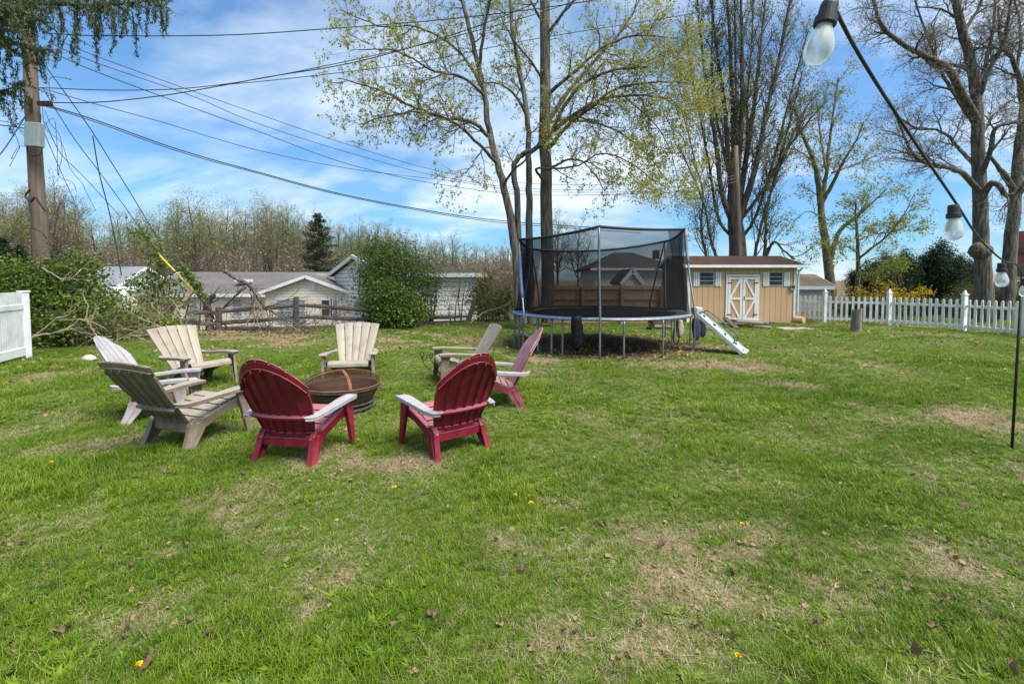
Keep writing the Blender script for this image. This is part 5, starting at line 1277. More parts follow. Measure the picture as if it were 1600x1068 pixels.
# ------------------------------------------------------------------ forked tree right of the shed
rnd = random.Random(14); tb = TB(); tips = []; FD = 25.0
PF = dict(lv=4, seg=[0, 6, 5, 4], k=[0, 4, 3, 3], wob=[.12, .12, .14, .15], trop=[.06, .05, .02, .0], n=[0, 5, 4, 0], t0=[.2, .15, .1, 0], ang=[.7, .7, .7, .6], len=[2.4, 1.2, .6, .4], rad=[.03, .013, .007, .005], tip=.3)
F = FD
maple_limbs([([(1302, 505, F), (1297, 440, F), (1290, 380, F), (1283, 330, F), (1279, 290, F), (1270, 250, F), (1252, 205, F), (1240, 165, F)], .30, .05, .5, 2.2),
    ([(1283, 325, F), (1290, 280, F + .4), (1295, 230, F + .6), (1303, 170, F + .8), (1310, 120, F + 1)], .14, .03, .15, 2.4), ([(1285, 315, F), (1302, 285, F - .4), (1316, 255, F - .7), (1335, 225, F - 1), (1350, 190, F - 1.2)], .12, .03, .2, 2.4),
    ([(1296, 408, F), (1310, 365, F - .3), (1335, 340, F - .6), (1360, 320, F - .8), (1385, 295, F - 1)], .15, .03, .3, 2.0), ([(1272, 255, F), (1255, 240, F - .8), (1235, 232, F - 1.2), (1215, 235, F - 1.4)], .05, .02, .2, 2.2),
    ([(1290, 260, F), (1280, 200, F + 1), (1275, 150, F + 1.4)], .07, .02, .2, 2.2), ([(1300, 270, F), (1340, 255, F + .6), (1375, 240, F + 1)], .06, .02, .2, 2.2), ([(1284, 340, F), (1262, 330, F - .6), (1240, 345, F - 1)], .04, .015, .2, 2.0)], PF, rnd, tb, tips, .85)
base = Vector((at(1302, 505, F).x, F, 0)); c = leaves_at(tips, 3, .07, 9, .55)
tree_parts('forked_tree', 'mid sized forked tree with mossy trunk and fine olive leaves right of the shed', base, tb, BARK3, [('crown', leaf_mesh('crown', c, .085, base, .7, None, 10), LOLV)])
rnd = random.Random(15); tb = TB(); tips = []; F = 22.5
PS = dict(PF); PS['len'] = [1.7, .9, .5, .35]; PS['trop'] = [.03, .0, -.01, 0]
maple_limbs([([(1342, 508, F), (1341, 430, F), (1340, 380, F), (1338, 345, F), (1336, 315, F)], .14, .03, .4, 2.6), ([(1341, 405, F), (1365, 385, F - .4), (1390, 365, F - .7), (1412, 335, F - 1), (1430, 300, F - 1.2)], .06, .015, .15, 3.0),
    ([(1340, 395, F), (1322, 385, F - .5), (1308, 390, F - .8), (1290, 380, F - 1)], .035, .012, .2, 3.0), ([(1340, 375, F), (1368, 365, F + .6), (1398, 362, F + 1), (1425, 350, F + 1.3)], .045, .012, .15, 3.0),
    ([(1339, 360, F), (1320, 345, F + .4), (1300, 340, F + .7)], .03, .01, .2, 3.0), ([(1341, 420, F), (1360, 405, F - .8), (1385, 400, F - 1.2)], .03, .01, .2, 3.0), ([(1338, 345, F), (1352, 320, F), (1362, 290, F)], .03, .01, .2, 3.0)], PS, rnd, tb, tips, .8)
base = Vector((at(1342, 508, F).x, F, 0)); c = leaves_at(tips, 3, .07, 11, .6)
tree_parts('young_tree', 'small young tree with level branches and pale green leaves behind the picket fence', base, tb, BARK3, [('crown', leaf_mesh('crown', c, .085, base, .7, None, 12), LPAL)])
# ------------------------------------------------------------------ big bare trees at the right
rnd = random.Random(33); tb = TB(); tips = []; F = 16.8
PB = dict(lv=5, seg=[0, 7, 6, 5, 4], k=[0, 5, 4, 3, 3], wob=[.2, .2, .2, .2, .2], trop=[.05, .04, .03, .02, 0], n=[0, 6, 5, 4, 0], t0=[.2, .15, .1, .1, 0], ang=[.85, .85, .8, .8, .6], len=[1.9, 1.1, .65, .38, .3], rad=[.045, .02, .010, .006, .004], tip=.3)
maple_limbs([([(1540, 512, F), (1537, 440, F), (1534, 380, F), (1531, 300, F), (1528, 230, F), (1526, 160, F), (1518, 100, F), (1505, 50, F), (1492, -10, F), (1485, -60, F)], .285, .10, .55, .9),
    ([(1527, 190, F), (1505, 150, F - .5), (1478, 105, F - .9), (1440, 85, F - 1.2), (1400, 62, F - 1.4), (1375, 35, F - 1.6), (1362, -10, F - 1.7)], .15, .04, .2, 1.7), ([(1520, 110, F), (1490, 102, F + .4), (1462, 106, F + .6), (1440, 85, F + .8)], .08, .04, .3, 1.6),
    ([(1527, 200, F), (1500, 160, F + .6), (1475, 120, F + .9), (1450, 60, F + 1.2), (1430, 0, F + 1.3)], .09, .03, .2, 1.7), ([(1530, 300, F), (1505, 272, F - .6), (1470, 258, F - .9), (1440, 252, F - 1.2), (1420, 230, F - 1.4), (1400, 180, F - 1.5)], .11, .03, .2, 2.0),
    ([(1528, 262, F), (1500, 235, F + .7), (1470, 205, F + 1.1), (1430, 200, F + 1.4), (1395, 175, F + 1.6)], .08, .02, .2, 2.0), ([(1531, 320, F), (1550, 285, F - .5), (1575, 305, F - .8), (1605, 290, F - 1)], .12, .06, .2, 1.4),
    ([(1530, 280, F), (1548, 235, F - .7), (1556, 200, F - 1), (1590, 190, F - 1.2), (1630, 185, F - 1.3)], .09, .04, .2, 1.6), ([(1527, 160, F), (1545, 110, F - .4), (1570, 60, F - .6), (1580, 0, F - .8)], .10, .03, .15, 1.8),
    ([(1526, 150, F), (1540, 100, F + .7), (1552, 40, F + 1), (1556, -40, F + 1.2)], .10, .03, .15, 1.8), ([(1528, 225, F), (1552, 180, F + .8), (1590, 150, F + 1.1)], .06, .02, .2, 1.8), ([(1505, 50, F), (1530, 10, F), (1545, -50, F)], .07, .03, .1, 1.6),
    ([(1500, 30, F), (1470, 15, F), (1430, 10, F)], .05, .02, .1, 1.8)], PB, rnd, tb, tips, 1.15)
base = Vector((at(1540, 512, F).x, F, 0)); c = leaves_at(tips, 1, .03, 13, .35)
t5 = tree_parts('bare_tree', 'great bare grey tree with a burl on its trunk behind the picket fence', base, tb, BARK1, [('crown', leaf_mesh('crown', c, .045, base, .7, None, 14), LBUD)])
q = at(1531, 391, F - .34); b = MB(); r_ = random.Random(2); k = 18; V = []; FF = []
for i in range(9):
    th_ = PI * i / 8
    for j in range(k):
        a = 2 * PI * j / k; rr_ = (.34 + .05 * math.sin(3 * a + i) + .05 * r_.random()) * math.sin(th_) ** .8; V.append(Vector((at(1524, 391, F).x + rr_ * math.cos(a), F - .16 + .8 * rr_ * math.sin(a), q.z + .25 * math.cos(th_) + .06 * math.sin(2 * a + 1) + .03 * r_.random())))
for i in range(8):
    for j in range(k): FF.append((i * k + j, i * k + (j + 1) % k, (i + 1) * k + (j + 1) % k, (i + 1) * k + j))
b.add(V, FF); b.build('burl', BARK1, t5, smooth=True)
rnd = random.Random(34); tb = TB(); tips = []; F = 18.0
maple_limbs([([(1572, 512, F), (1577, 420, F), (1584, 330, F), (1592, 240, F), (1604, 150, F), (1612, 50, F), (1618, -40, F)], .245, .12, .5, .8), ([(1586, 300, F), (1568, 270, F - .5), (1560, 262, F - .7), (1545, 240, F - .8)], .12, .05, .3, 1.2),
    ([(1585, 310, F), (1610, 280, F - .3), (1650, 260, F - .5)], .14, .06, .3, 1.0), ([(1604, 150, F), (1580, 90, F - .5), (1565, 70, F - .7), (1560, 10, F - .9)], .10, .03, .15, 1.8), ([(1600, 180, F), (1590, 110, F + .6), (1595, 50, F + .9), (1580, -20, F + 1)], .08, .03, .15, 1.8)], PB, rnd, tb, tips, 1.15)
base = Vector((at(1572, 512, F).x, F, 0)); c = leaves_at(tips, 1, .03, 16, .3)
tree_parts('bare_tree', 'second big bare trunk leaning right, cut off by the right edge', base, tb, BARK1, [('crown', leaf_mesh('crown', c, .045, base, .7, None, 17), LBUD)])
# ------------------------------------------------------------------ far woods
def wood_variant(seed, H_, spread, style):
    rnd = random.Random(seed); tb = TB(); tips = []
    P = dict(lv=4, seg=[0, 6, 5, 4], k=[0, 4, 3, 3], wob=[.1, .15, .17, .18], trop=[.07, .05, .03, .02], n=[0, 5, 4, 0], t0=[.35, .3, .2, 0], ang=[.70, .75, .8, .7], len=[H_ * .27 * spread, H_ * .13, H_ * .07, .5], rad=[.12, .055, .030, .016], tip=.3)
    lean = rnd.gauss(0, .03)
    trunk = [Vector((0, 0, -.5)), Vector((lean * H_ * .3, rnd.gauss(0, .2), H_ * .3)), Vector((lean * H_ * .6 + rnd.gauss(0, .2), 0, H_ * .6)), Vector((lean * H_ + rnd.gauss(0, .3), 0, H_))]
    Q = dict(P); Q['n'] = [int(11 + 5 * spread)] + P['n'][1:]
    limb(tb, trunk, H_ * .019, .06, Q, rnd, tips, 0, 6, 5, .38 if style else .5, .03)
    if style:
        for s in (-1, 1):
            t2 = [Vector((0, 0, H_ * .3)), Vector((s * H_ * .08, 0, H_ * .48)), Vector((s * H_ * .16, rnd.gauss(0, .6), H_ * .88))]; Q['n'] = [12] + P['n'][1:]; limb(tb, t2, H_ * .011, .03, Q, rnd, tips, 0, 5, 4, .25, .03)
    tips = [t for t in tips if t[0].z > H_ * .5]; c = leaves_at(tips, 2, .22, seed + 50, .62 if style else .45)
    return tb.mesh('trunk'), leaf_mesh('crown', c, .15, (0, 0, 0), .6, None, seed)
WV = [wood_variant(100 + i, 13 + (i % 3), .9 + .25 * (i % 2), i % 2) for i in range(6)]
WL = [LHAZE, LPAL, LHAZE, LBUD, LPAL, LOLV]
for (tm, cm), lm in zip(WV, WL): tm.materials.append(WOODT); cm.materials.append(lm)
LHZ2 = leafmat('pale_budding_haze', [(.22, .23, .09), (.32, .33, .13), (.38, .38, .18)], .4)
rw = random.Random(77)
def wood_tree(px, toppy, depth, v, label, group='bare trees in the far woods'):
    top = at(px, toppy, depth); gz = float(height(top.x, depth)); Hh = 13 + (v % 3); s = (top.z - gz) / (Hh * 1.03)
    t = thing('bare_tree', label, 'tree', (top.x, depth, gz), rw.random() * 6.28, group)
    for nm, me in zip(('trunk', 'crown'), WV[v]):
        o = bpy.data.objects.new(nm, me); COL.objects.link(o); o.parent = t
    t.scale = (s * rw.uniform(.85, 1.05), s * rw.uniform(.85, 1.05), s); return t
sky_prof = [(-60, 285), (0, 310), (40, 300), (90, 305), (115, 320), (140, 352), (180, 345), (220, 338), (260, 335), (300, 320), (340, 330), (380, 335), (415, 322), (450, 330), (475, 340), (520, 358), (560, 358), (600, 358), (640, 370), (680, 373), (720, 378), (760, 382), (800, 384), (860, 350), (880, 345), (910, 352)]
def prof_y(x): return float(np.interp(x, [p for p, _ in sky_prof], [q for _, q in sky_prof]))
x = -55
while x < 800:
    lab = ('bare wood tree behind the utility pole at the far left' if x < 135 else 'bare budding wood tree beyond the slate roofed house' if x < 260 else 'bare budding wood tree rising beyond the cream house' if x < 500 else 'small far bare wood tree beyond the white garage')
    wood_tree(x, prof_y(x) + rw.uniform(-5, 16), rw.uniform(52, 66), rw.choice([0, 2, 4, 0, 2, 3, 1, 5]), lab); x += rw.uniform(10, 18)
x = -50
while x < 800:
    if x > 430: wood_tree(x - 4, prof_y(x) + rw.uniform(0, 22), rw.uniform(62, 76), rw.choice([0, 2, 4, 3, 1, 5]), 'slim bare tree in the wood edge seen above the garage roof')
    wood_tree(x + 5, prof_y(x) + rw.uniform(20, 45), rw.uniform(86, 100), rw.choice([0, 2, 4, 3]), 'pale bare tree at the very back of the far woods')
    lab = ('bare wood tree behind the utility pole at the far left' if x < 135 else 'bare budding wood tree beyond the slate roofed house' if x < 260 else 'bare budding wood tree rising beyond the cream house' if x < 500 else 'small far bare wood tree beyond the white garage')
    wood_tree(x, prof_y(x) + rw.uniform(12, 40), rw.uniform(68, 84), rw.choice([0, 2, 4, 3, 1, 5]), lab); x += rw.uniform(13, 24)
o = wood_tree(300, 317, 46, 1, 'round crowned budding tree standing out above the middle of the cream roof', None); o.scale.x *= 1.2
wood_tree(418, 318, 46, 5, 'tall olive budding tree left of the dark conifer', None); wood_tree(85, 302, 42, 3, 'wide bare tree directly right of the utility pole', None)
wood_tree(872, 342, 30, 1, 'bare budding tree half seen through the trampoline net', None); wood_tree(905, 352, 31, 3, 'reddish bare tree right of the straight trunk, behind the net', None)
# understorey of the woods (nobody could count it)
rnd = random.Random(50); tb = TB(); C = []
for i in range(9500):
    d = rnd.uniform(44, 60); px_ = rnd.uniform(-120, 820); q = at(px_, 437, d); gz = float(height(q.x, d)); h_ = rnd.uniform(1.5, 7.5) if px_ < 520 else rnd.uniform(1.5, 6.0); p = Vector((q.x, d, gz)); tp_ = p + Vector((rnd.gauss(0, .5), rnd.gauss(0, .5), h_))
    tb.add([p, p.lerp(tp_, .5) + Vector((rnd.gauss(0, .2), rnd.gauss(0, .2), 0)), tp_], [.03, .022, .012], 3)
    for j in range(9):
        t = rnd.uniform(.3, 1); C.append(p.lerp(tp_, t) + Vector((rnd.gauss(0, .45), rnd.gauss(0, .45), rnd.gauss(0, .25))))
us = put('underbrush', tb.mesh('underbrush'), mat('brush_twigs', (.095, .073, .055), (.20, .16, .125), 2, .95)); tag(us, 'tangled brown brush filling the floor of the far woods', 'brush', kind='stuff')
us = put('budding_underbrush', leaf_mesh('budding_underbrush', C, .22, (0, 0, 0), .7, None, 51), leafmat('brush_leaves', [(.14, .105, .07), (.22, .17, .11), (.25, .22, .12)], .3)); tag(us, 'haze of small tan and green buds low in the far woods', 'brush', kind='stuff')
# ------------------------------------------------------------------ conifers
def conifer(name, label, px, toppy, depth, wpx, basepy, leafm, seed, droop=-.25, n=60, ragged=.25, group=None):
    rnd = random.Random(seed); top = at(px, toppy, depth); gz = float(height(top.x, depth)); H_ = top.z - gz; z0 = max(at(px, basepy, depth).z - gz, .1); R = wpx * depth / FPX / 2
    base = Vector((top.x, depth, gz)); tb = TB(); C = []
    tb.add([base + Vector((0, 0, -.2)), base + Vector((0, 0, H_ * .5)), base + Vector((0, 0, H_))], [H_ * .02, H_ * .012, .015], 7)
    for i in range(n):
        t = (i + rnd.random()) / n; z = z0 + (H_ - z0) * t; L_ = R * (1 - t) ** .75 * rnd.uniform(1 - ragged, 1 + ragged * .6) + .15; a = rnd.random() * 6.28
        d = Vector((math.cos(a), math.sin(a), droop * (1 - t) + .25 * t)); p0 = base + Vector((0, 0, z)); p1 = p0 + d * L_ * .6; p2 = p0 + d * L_ + Vector((0, 0, .12 * L_))
        tb.add([p0, p1, p2], [.035, .02, .008], 4)
        m_ = int(26 + 60 * L_)
        for j in range(m_):
            s = rnd.random() ** .7; q = p0.lerp(p1, s / .6) if s < .6 else p1.lerp(p2, (s - .6) / .4)
            w = .30 * L_ * (1 - .6 * s) + .08; C.append(q + Vector((rnd.gauss(0, w * .5), rnd.gauss(0, w * .5), rnd.gauss(0, .07) - .1 * rnd.random())))
    return tree_parts(name, label, base, tb, BARK2, [('crown', leaf_mesh('crown', C, .16, base, .45, None, seed), leafm)], group)
conifer('conifer_tree', 'dark brownish conifer rising behind the gable of the cream house', 497, 334, 40, 78, 450, LFIR, 61, -.2, 120, .5)
conifer('conifer_tree', 'dark green conifer at the far left edge behind the ivy', 2, 372, 38, 75, 440, LYEW, 62, -.1, 90, .2)
conifer('conifer_tree', 'small dark green conifer just left of the utility pole', 32, 384, 37, 34, 440, LYEW, 63, -.1, 60, .2)
# row of dark yews at the right: one crown each
for px_, ty, w_, sd_, lb in ((1360, 398, 52, 1, 'leftmost dark yew, partly hidden by the young pale tree'), (1402, 372, 60, 2, 'dark yew directly behind the yellow forsythia'), (1440, 384, 62, 3, 'dark yew in the middle of the evergreen row'), (1475, 364, 66, 4, 'tallest dark yew with twin tips near the brick chimney'), (1503, 392, 50, 5, 'rightmost dark yew above the brick chimney')):
    D_ = 27 + (sd_ % 2) * 1.2; top = at(px_, ty, D_); base = Vector((top.x, D_, 0)); rnd = random.Random(70 + sd_); tb = TB(); C = []
    R = w_ * D_ / FPX / 2; H_ = top.z
    for i in range(26):
        a = rnd.random() * 6.28; rr_ = R * math.sqrt(rnd.random()); hh = H_ * (1 - .42 * (rr_ / R) ** 1.5) * rnd.uniform(.84, 1.0); p0 = base + Vector((rr_ * .35 * math.cos(a), rr_ * .35 * math.sin(a), .2)); p1 = base + Vector((rr_ * math.cos(a), rr_ * math.sin(a), hh))
        tb.add([p0, p0.lerp(p1, .5) + Vector((rnd.gauss(0, .1), 0, 0)), p1], [.05, .03, .01], 4)
        for j in range(900):
            s = rnd.random() ** .75; q = p0.lerp(p1, s); w = .34 * (1 - .75 * s ** 3) + .03; C.append(q + Vector((rnd.gauss(0, w), rnd.gauss(0, w), rnd.gauss(0, .12))))
    tree_parts('yew_tree', lb, base, tb, BARK2, [('crown', leaf_mesh('crown', C, .10, base, .4, (0, 0, .9), 80 + sd_), LYEW)], 'dark yews beyond the picket fence')
# ------------------------------------------------------------------ leafy bushes from clumps
def bush(name, label, cat, blobs, leafm, size, per, clumps, seed, base, asp=.55, stems=14, crad=.2, stemm=None, group=None, kind=None, fill=.55):
    """blobs: (centre, rx, ry, rz); leaves gather in clumps on and inside the blobs"""
    rnd = random.Random(seed); r = np.random.default_rng(seed); C = []; tb = TB()
    tot = sum(rx * rz for _, rx, ry, rz in blobs)
    for c, rx, ry, rz in blobs:
        n = max(3, int(clumps * rx * rz / tot))
        for i in range(n):
            v = Vector((rnd.gauss(0, 1), rnd.gauss(0, 1), rnd.gauss(0, 1))).normalized(); f = rnd.uniform(fill, 1.05)
            q = Vector(c) + Vector((v.x * rx * f, v.y * ry * f, v.z * rz * f))
            if q.z < base.z + .03: q.z = base.z + .03 + rnd.random() * .2
            cr = crad * rnd.uniform(.6, 1.4); C.append(np.array(q) + r.normal(size=(per, 3)) * cr * np.array([1, 1, .75]))
    C = np.concatenate(C); C = C[C[:, 2] > base.z]
    for i in range(stems):
        c, rx, ry, rz = rnd.choice(blobs); v = Vector((rnd.gauss(0, .5), rnd.gauss(0, .5), rnd.uniform(.1, .9))); q = Vector(c) + Vector((v.x * rx, v.y * ry, v.z * rz)); p = Vector((c[0] + rnd.gauss(0, rx * .3), c[1] + rnd.gauss(0, ry * .3), base.z - .05))
        tb.add([p, p.lerp(q, .5) + Vector((rnd.gauss(0, .1), rnd.gauss(0, .1), 0)), q], [.03, .02, .008], 5)
    t = thing(name, label, cat, base, 0, group)
    put('foliage', leaf_mesh('foliage', C, size, base, asp, None, seed), leafm, t); put('stem', tb.mesh('stem', base), stemm or BARK2, t)
    return t
def blob(px, py, d, rx, ry, rz): return (tuple(at(px, py, d)), rx, ry, rz)
# the big green shrub before the garage: a smaller lighter one nestles at its front
D_ = 16.2; g = Vector((at(620, 505, D_).x, D_, 0))
bush('green_shrub', 'large dense green shrub in front of the white garage', 'shrub', [blob(615, 450, D_ + .5, 1.12, 1.1, 1.2), blob(593, 425, D_ + .6, .82, .9, .8), blob(640, 430, D_ + .5, 1.05, .9, .85), blob(660, 470, D_ + .3, .65, .8, .75), blob(590, 478, D_ + .3, .8, .8, .75), blob(574, 408, D_ + .7, .4, .5, .5), blob(608, 402, D_ + .6, .6, .6, .55), blob(600, 390, D_ + .6, .3, .3, .45), blob(655, 415, D_ + .6, .5, .5, .4), blob(578, 392, D_ + .7, .25, .3, .4), blob(585, 378, D_ + .7, .2, .2, .4), blob(620, 384, D_ + .6, .3, .3, .35), blob(578, 465, D_ + .4, .55, .6, .62), blob(572, 432, D_ + .5, .42, .5, .5), blob(645, 398, D_ + .6, .3, .3, .3), blob(675, 440, D_ + .5, .4, .4, .4)], LBUSH, .08, 30, 680, 31, g, .5, 50, .20, fill=.35)
D_ = 15.2; g = Vector((at(612, 508, D_).x, D_, 0))
bush('green_shrub', 'smaller rounder light green shrub at the foot of the large one', 'shrub', [blob(614, 478, D_, .68, .6, .66), blob(604, 455, D_ + .1, .4, .4, .35), blob(640, 490, D_, .42, .5, .42)], LBUSH, .08, 40, 300, 32, g, .6, 12, .15)
D_ = 17.5; g = Vector((at(770, 500, D_).x, D_, 0))
bush('yellow_green_shrub', 'loose yellow green shrub between the garage and the trampoline', 'shrub', [blob(772, 480, D_, .75, .7, .65), blob(790, 462, D_ + .2, .5, .5, .6), blob(762, 440, D_ + 1, .5, .5, .5), blob(750, 470, D_ + .6, .5, .4, .7)], LHED, .085, 26, 220, 33, g, .5, 26, .2, fill=.3)
D_ = 17.0; g = Vector((at(715, 500, D_).x, D_, 0))
bush('vine', 'thin light green vine sprays growing up before the garage wall', 'vine', [blob(712, 455, D_, .28, .3, .55), blob(722, 440, D_, .22, .25, .4), blob(703, 475, D_, .2, .25, .45), blob(690, 425, D_, .5, .3, .18)], LPAL, .075, 14, 42, 34, g, .5, 4, .14, fill=.1)
# ivy mound at the left
D_ = 11.0; g = Vector((at(85, 545, D_).x, D_, 0))
bush('ivy_mound', 'big ivy covered mound around the foot of the utility pole', 'ivy', [blob(95, 480, D_ + .3, 1.15, 1.0, .95), blob(40, 470, D_ + .5, 1.0, 1.0, .95), blob(105, 435, D_ + .6, .8, .8, .65), blob(60, 440, D_ + .6, .8, .8, .6), blob(10, 450, D_ + .8, .8, .8, .7), blob(130, 500, D_ + .1, .6, .6, .55), blob(-30, 470, D_ + 1, .9, .9, .9), blob(80, 520, D_, .8, .6, .4), blob(118, 412, D_ + .6, .4, .4, .25)], LIVY, .07, 28, 680, 35, g, .85, 60, .19, stemm=WOODT, fill=.4)
D_ = 12.6; g = Vector((at(190, 535, D_).x, D_, 0))
bush('ivy_bank', 'low ivy and bramble bank right of the ivy mound', 'ivy', [blob(175, 500, D_, .75, .7, .45), blob(210, 505, D_ + .2, .8, .7, .40), blob(245, 510, D_ + .3, .6, .6, .32), blob(165, 470, D_ + .5, .35, .4, .4), blob(195, 520, D_ - .3, .8, .4, .2), blob(270, 516, D_ + .4, .5, .5, .2)], LIVY, .075, 24, 260, 36, g, .8, 30, .2, fill=.2)
D_ = 14.0; g = Vector((at(245, 520, D_).x, D_, 0))
bush('ivy_tree', 'dead leaning trunk wrapped in ivy among the branches by the rail fence', 'tree', [blob(252, 480, D_, .32, .3, .6), blob(250, 445, D_, .25, .25, .5), blob(228, 470, D_, .5, .4, .45), blob(248, 410, D_, .25, .25, .35), blob(240, 390, D_, .3, .3, .25), blob(222, 365, D_, .3, .25, .22), blob(282, 470, D_, .3, .3, .25), blob(276, 445, D_, .22, .2, .25), blob(220, 445, D_, .3, .3, .3), blob(215, 495, D_, .5, .4, .3)], LIVY, .075, 15, 210, 37, g, .8, 8, .16, fill=.1)
# picket fence side: forsythia, hedge, low leafless hedge
D_ = 19.5; g = Vector((at(1395, 500, D_).x, D_, 0))
bush('forsythia', 'forsythia bush in bright yellow bloom behind the picket fence', 'shrub', [blob(1368, 465, D_, .7, .6, .42), blob(1385, 450, D_, .45, .45, .35), blob(1425, 462, D_, .7, .5, .38), blob(1340, 458, D_ + .4, .4, .4, .42), blob(1400, 470, D_ - .2, .8, .5, .35), blob(1446, 458, D_, .28, .3, .25)], LFOR, .075, 13, 150, 38, g, .6, 60, .13, stemm=WOODT, fill=.2)
D_ = 20.5; g = Vector((at(1395, 500, D_).x, D_, 0))
bush('green_shrub', 'sparse yellow green shrub behind the forsythia', 'shrub', [blob(1390, 420, D_, .7, .5, .45), blob(1365, 432, D_, .5, .5, .4), blob(1400, 408, D_, .4, .4, .3)], LPAL, .075, 12, 110, 39, g, .6, 26, .18, fill=.1)
D_ = 18.5; g = Vector((at(1560, 520, D_).x, D_, 0))
bush('hedge', 'fine twigged olive hedge behind the right end of the picket fence', 'hedge', [blob(1530, 470, D_ + .6, .9, .8, .75), blob(1570, 462, D_ + .4, .9, .8, .8), blob(1610, 465, D_, .9, .8, .8), blob(1500, 485, D_ + .8, .6, .7, .55), blob(1650, 470, D_, .9, .9, .8)], LHED, .06, 40, 520, 40, g, .5, 60, .16)
D_ = 21; g = Vector((at(1420, 505, D_).x, D_, 0))
bush('dark_hedge', 'dark low evergreen hedge seen between the pickets', 'hedge', [blob(x_, 485, D_, .75, .5, .55) for x_ in range(1330, 1540, 22)], LYEW, .09, 34, 420, 41, g, .5, 20, .16)
# ------------------------------------------------------------------ brush thicket along the rail fence, dead boughs
def twigs(name, label, cat, items, m, seed, r=.018, kind=None, lv=3, mult=1.0):
    rnd = random.Random(seed); tb = TB(); tips = []
    P = dict(lv=4, seg=[6, 5, 4, 3], k=[5, 4, 3, 3], wob=[.10, .13, .16, .2], trop=[-.02, -.02, -.02, 0], n=[4, 3, 3, 0], t0=[.15, .1, .1, 0], ang=[.7, .75, .8, .6], len=[.9 * mult, .5 * mult, .28 * mult, .2], rad=[.012, .007, .005, .004], tip=.3)
    first = None
    for p, d, L_, r_ in items:
        if first is None: first = p.copy()
        grow(tb, p, d.normalized(), L_, r_, 0, P, rnd, tips)
    first.z = 0
    o = put(name, tb.mesh(name, first), m, None, first); return tag(o, label, cat, kind=kind)
TW = mat('grey_brown_twigs', (.15, .115, .09), (.30, .24, .19), 3, .9); TWD = mat('dark_twigs', (.06, .048, .040), (.14, .112, .092), 3, .9)
PALEW = mat('pale_dead_wood', (.30, .225, .155), (.46, .37, .275), 4, .85, (1, 1, 3), bmp=.3)
rnd = random.Random(90); items = []
for i in range(95):
    px_ = rnd.uniform(290, 620); d = 14.9 + (px_ - 290) / 460 * 2.6 + rnd.uniform(-.2, 1.2); q = at(px_, 515, d); q.z = float(height(q.x, d)); items.append((q, Vector((rnd.gauss(0, .6), rnd.gauss(0, .3), rnd.uniform(.5, 1.2))), rnd.uniform(.6, 1.25), .010))
twigs('brush_thicket', 'leafless brown bramble thicket tangled in the split rail fence', 'brush', items, TWD, 91, kind='stuff')
rnd = random.Random(92); items = []
for i in range(150):
    px_ = rnd.uniform(60, 290); d = 12.2 + rnd.uniform(-1.2, 1.6) + (px_ > 180) * 1.2; q = at(px_, rnd.uniform(505, 540), d); q.z = rnd.uniform(.0, .35); items.append((q, Vector((rnd.gauss(0, 1), rnd.gauss(0, .4), rnd.uniform(-.05, .8))), rnd.uniform(.5, 1.5), .011))
twigs('brush_pile', 'tangle of thin dead twigs heaped before the ivy bank', 'brush', items, PALEW, 93, kind='stuff')
def bough(label, pts, r0, r1, m, seed, nd=1.2, t0=.3, ln=1.2, group='dead boughs by the rail fence', n=2):
    rnd = random.Random(seed); tb = TB(); tips = []; W_ = [at(*p) for p in pts]
    P = dict(lv=4, seg=[0, 6, 5, 4], k=[0, 5, 4, 3], wob=[.1, .12, .15, .15], trop=[-.02, -.02, 0, 0], n=[0, 3, 3, 0], t0=[.2, .2, .2, 0], ang=[.6, .7, .7, .6], len=[ln, ln * .5, ln * .28, .3], rad=[.022, .011, .006, .005], tip=.35)
    L_ = sum((W_[i + 1] - W_[i]).length for i in range(len(W_) - 1)); P['n'][0] = max(1, int(L_ * nd)); limb(tb, W_, r0, r1, P, rnd, tips, 0, 8, 4, t0, .01)
    loc = W_[0].copy(); o = put('dead_bough', tb.mesh('dead_bough', loc), m, None, loc); return tag(o, label, 'branch', group)
bough('grey fallen bough, thick end pointing up, draped over the rail fence', [(351, 423, 14.2), (370, 435, 14.2), (391, 448, 14.1), (410, 475, 14.0), (440, 495, 13.9), (480, 512, 13.8)], .075, .02, BARK1, 1, 4.2, .3, 1.4)
bough('dark forked bough curving up from the fence foot below the fallen bough', [(337, 505, 14.3), (345, 488, 14.3), (360, 470, 14.3), (375, 455, 14.2), (388, 447, 14.2)], .05, .022, TWD, 2, 2.5, .2, .9)
bough('pale debarked bough leaning against the rail fence corner', [(262, 512, 13.6), (270, 498, 13.7), (281, 478, 13.9), (300, 456, 14.1)], .055, .065, PALEW, 3, .6, .4, .6)
bough('long pale bough lying low from the white fence post across the ivy', [(44, 531, 9.8), (60, 524, 9.8), (95, 517, 9.9), (115, 508, 10.0), (126, 497, 10.0)], .030, .014, PALEW, 4, 2.2, .35, .8)
bough('second pale bough rising from the white fence post into the ivy', [(52, 526, 9.85), (66, 516, 9.8), (85, 500, 9.8), (102, 493, 9.8), (118, 483, 9.8)], .024, .010, PALEW, 5, 2.2, .3, .8)
bough('grey dead bough forked like an antler in front of the ivy mound', [(150, 523, 10.4), (140, 508, 10.3), (134, 495, 10.2), (138, 480, 10.2), (132, 465, 10.2)], .022, .008, PALEW, 6, 3, .1, .8)
bough('thin dead bough curling across the top of the ivy mound', [(66, 418, 10.6), (85, 430, 10.4), (105, 437, 10.3), (118, 430, 10.3), (127, 420, 10.4)], .014, .008, PALEW, 7, 2.5, .1, .6)
bough('stump of broken dark tree with jagged arms at the guy wire foot', [(327, 520, 14.2), (327, 500, 14.2), (322, 480, 14.2), (330, 466, 14.2), (335, 460, 14.2)], .13, .06, BARK2, 8, 3.5, .3, .8)
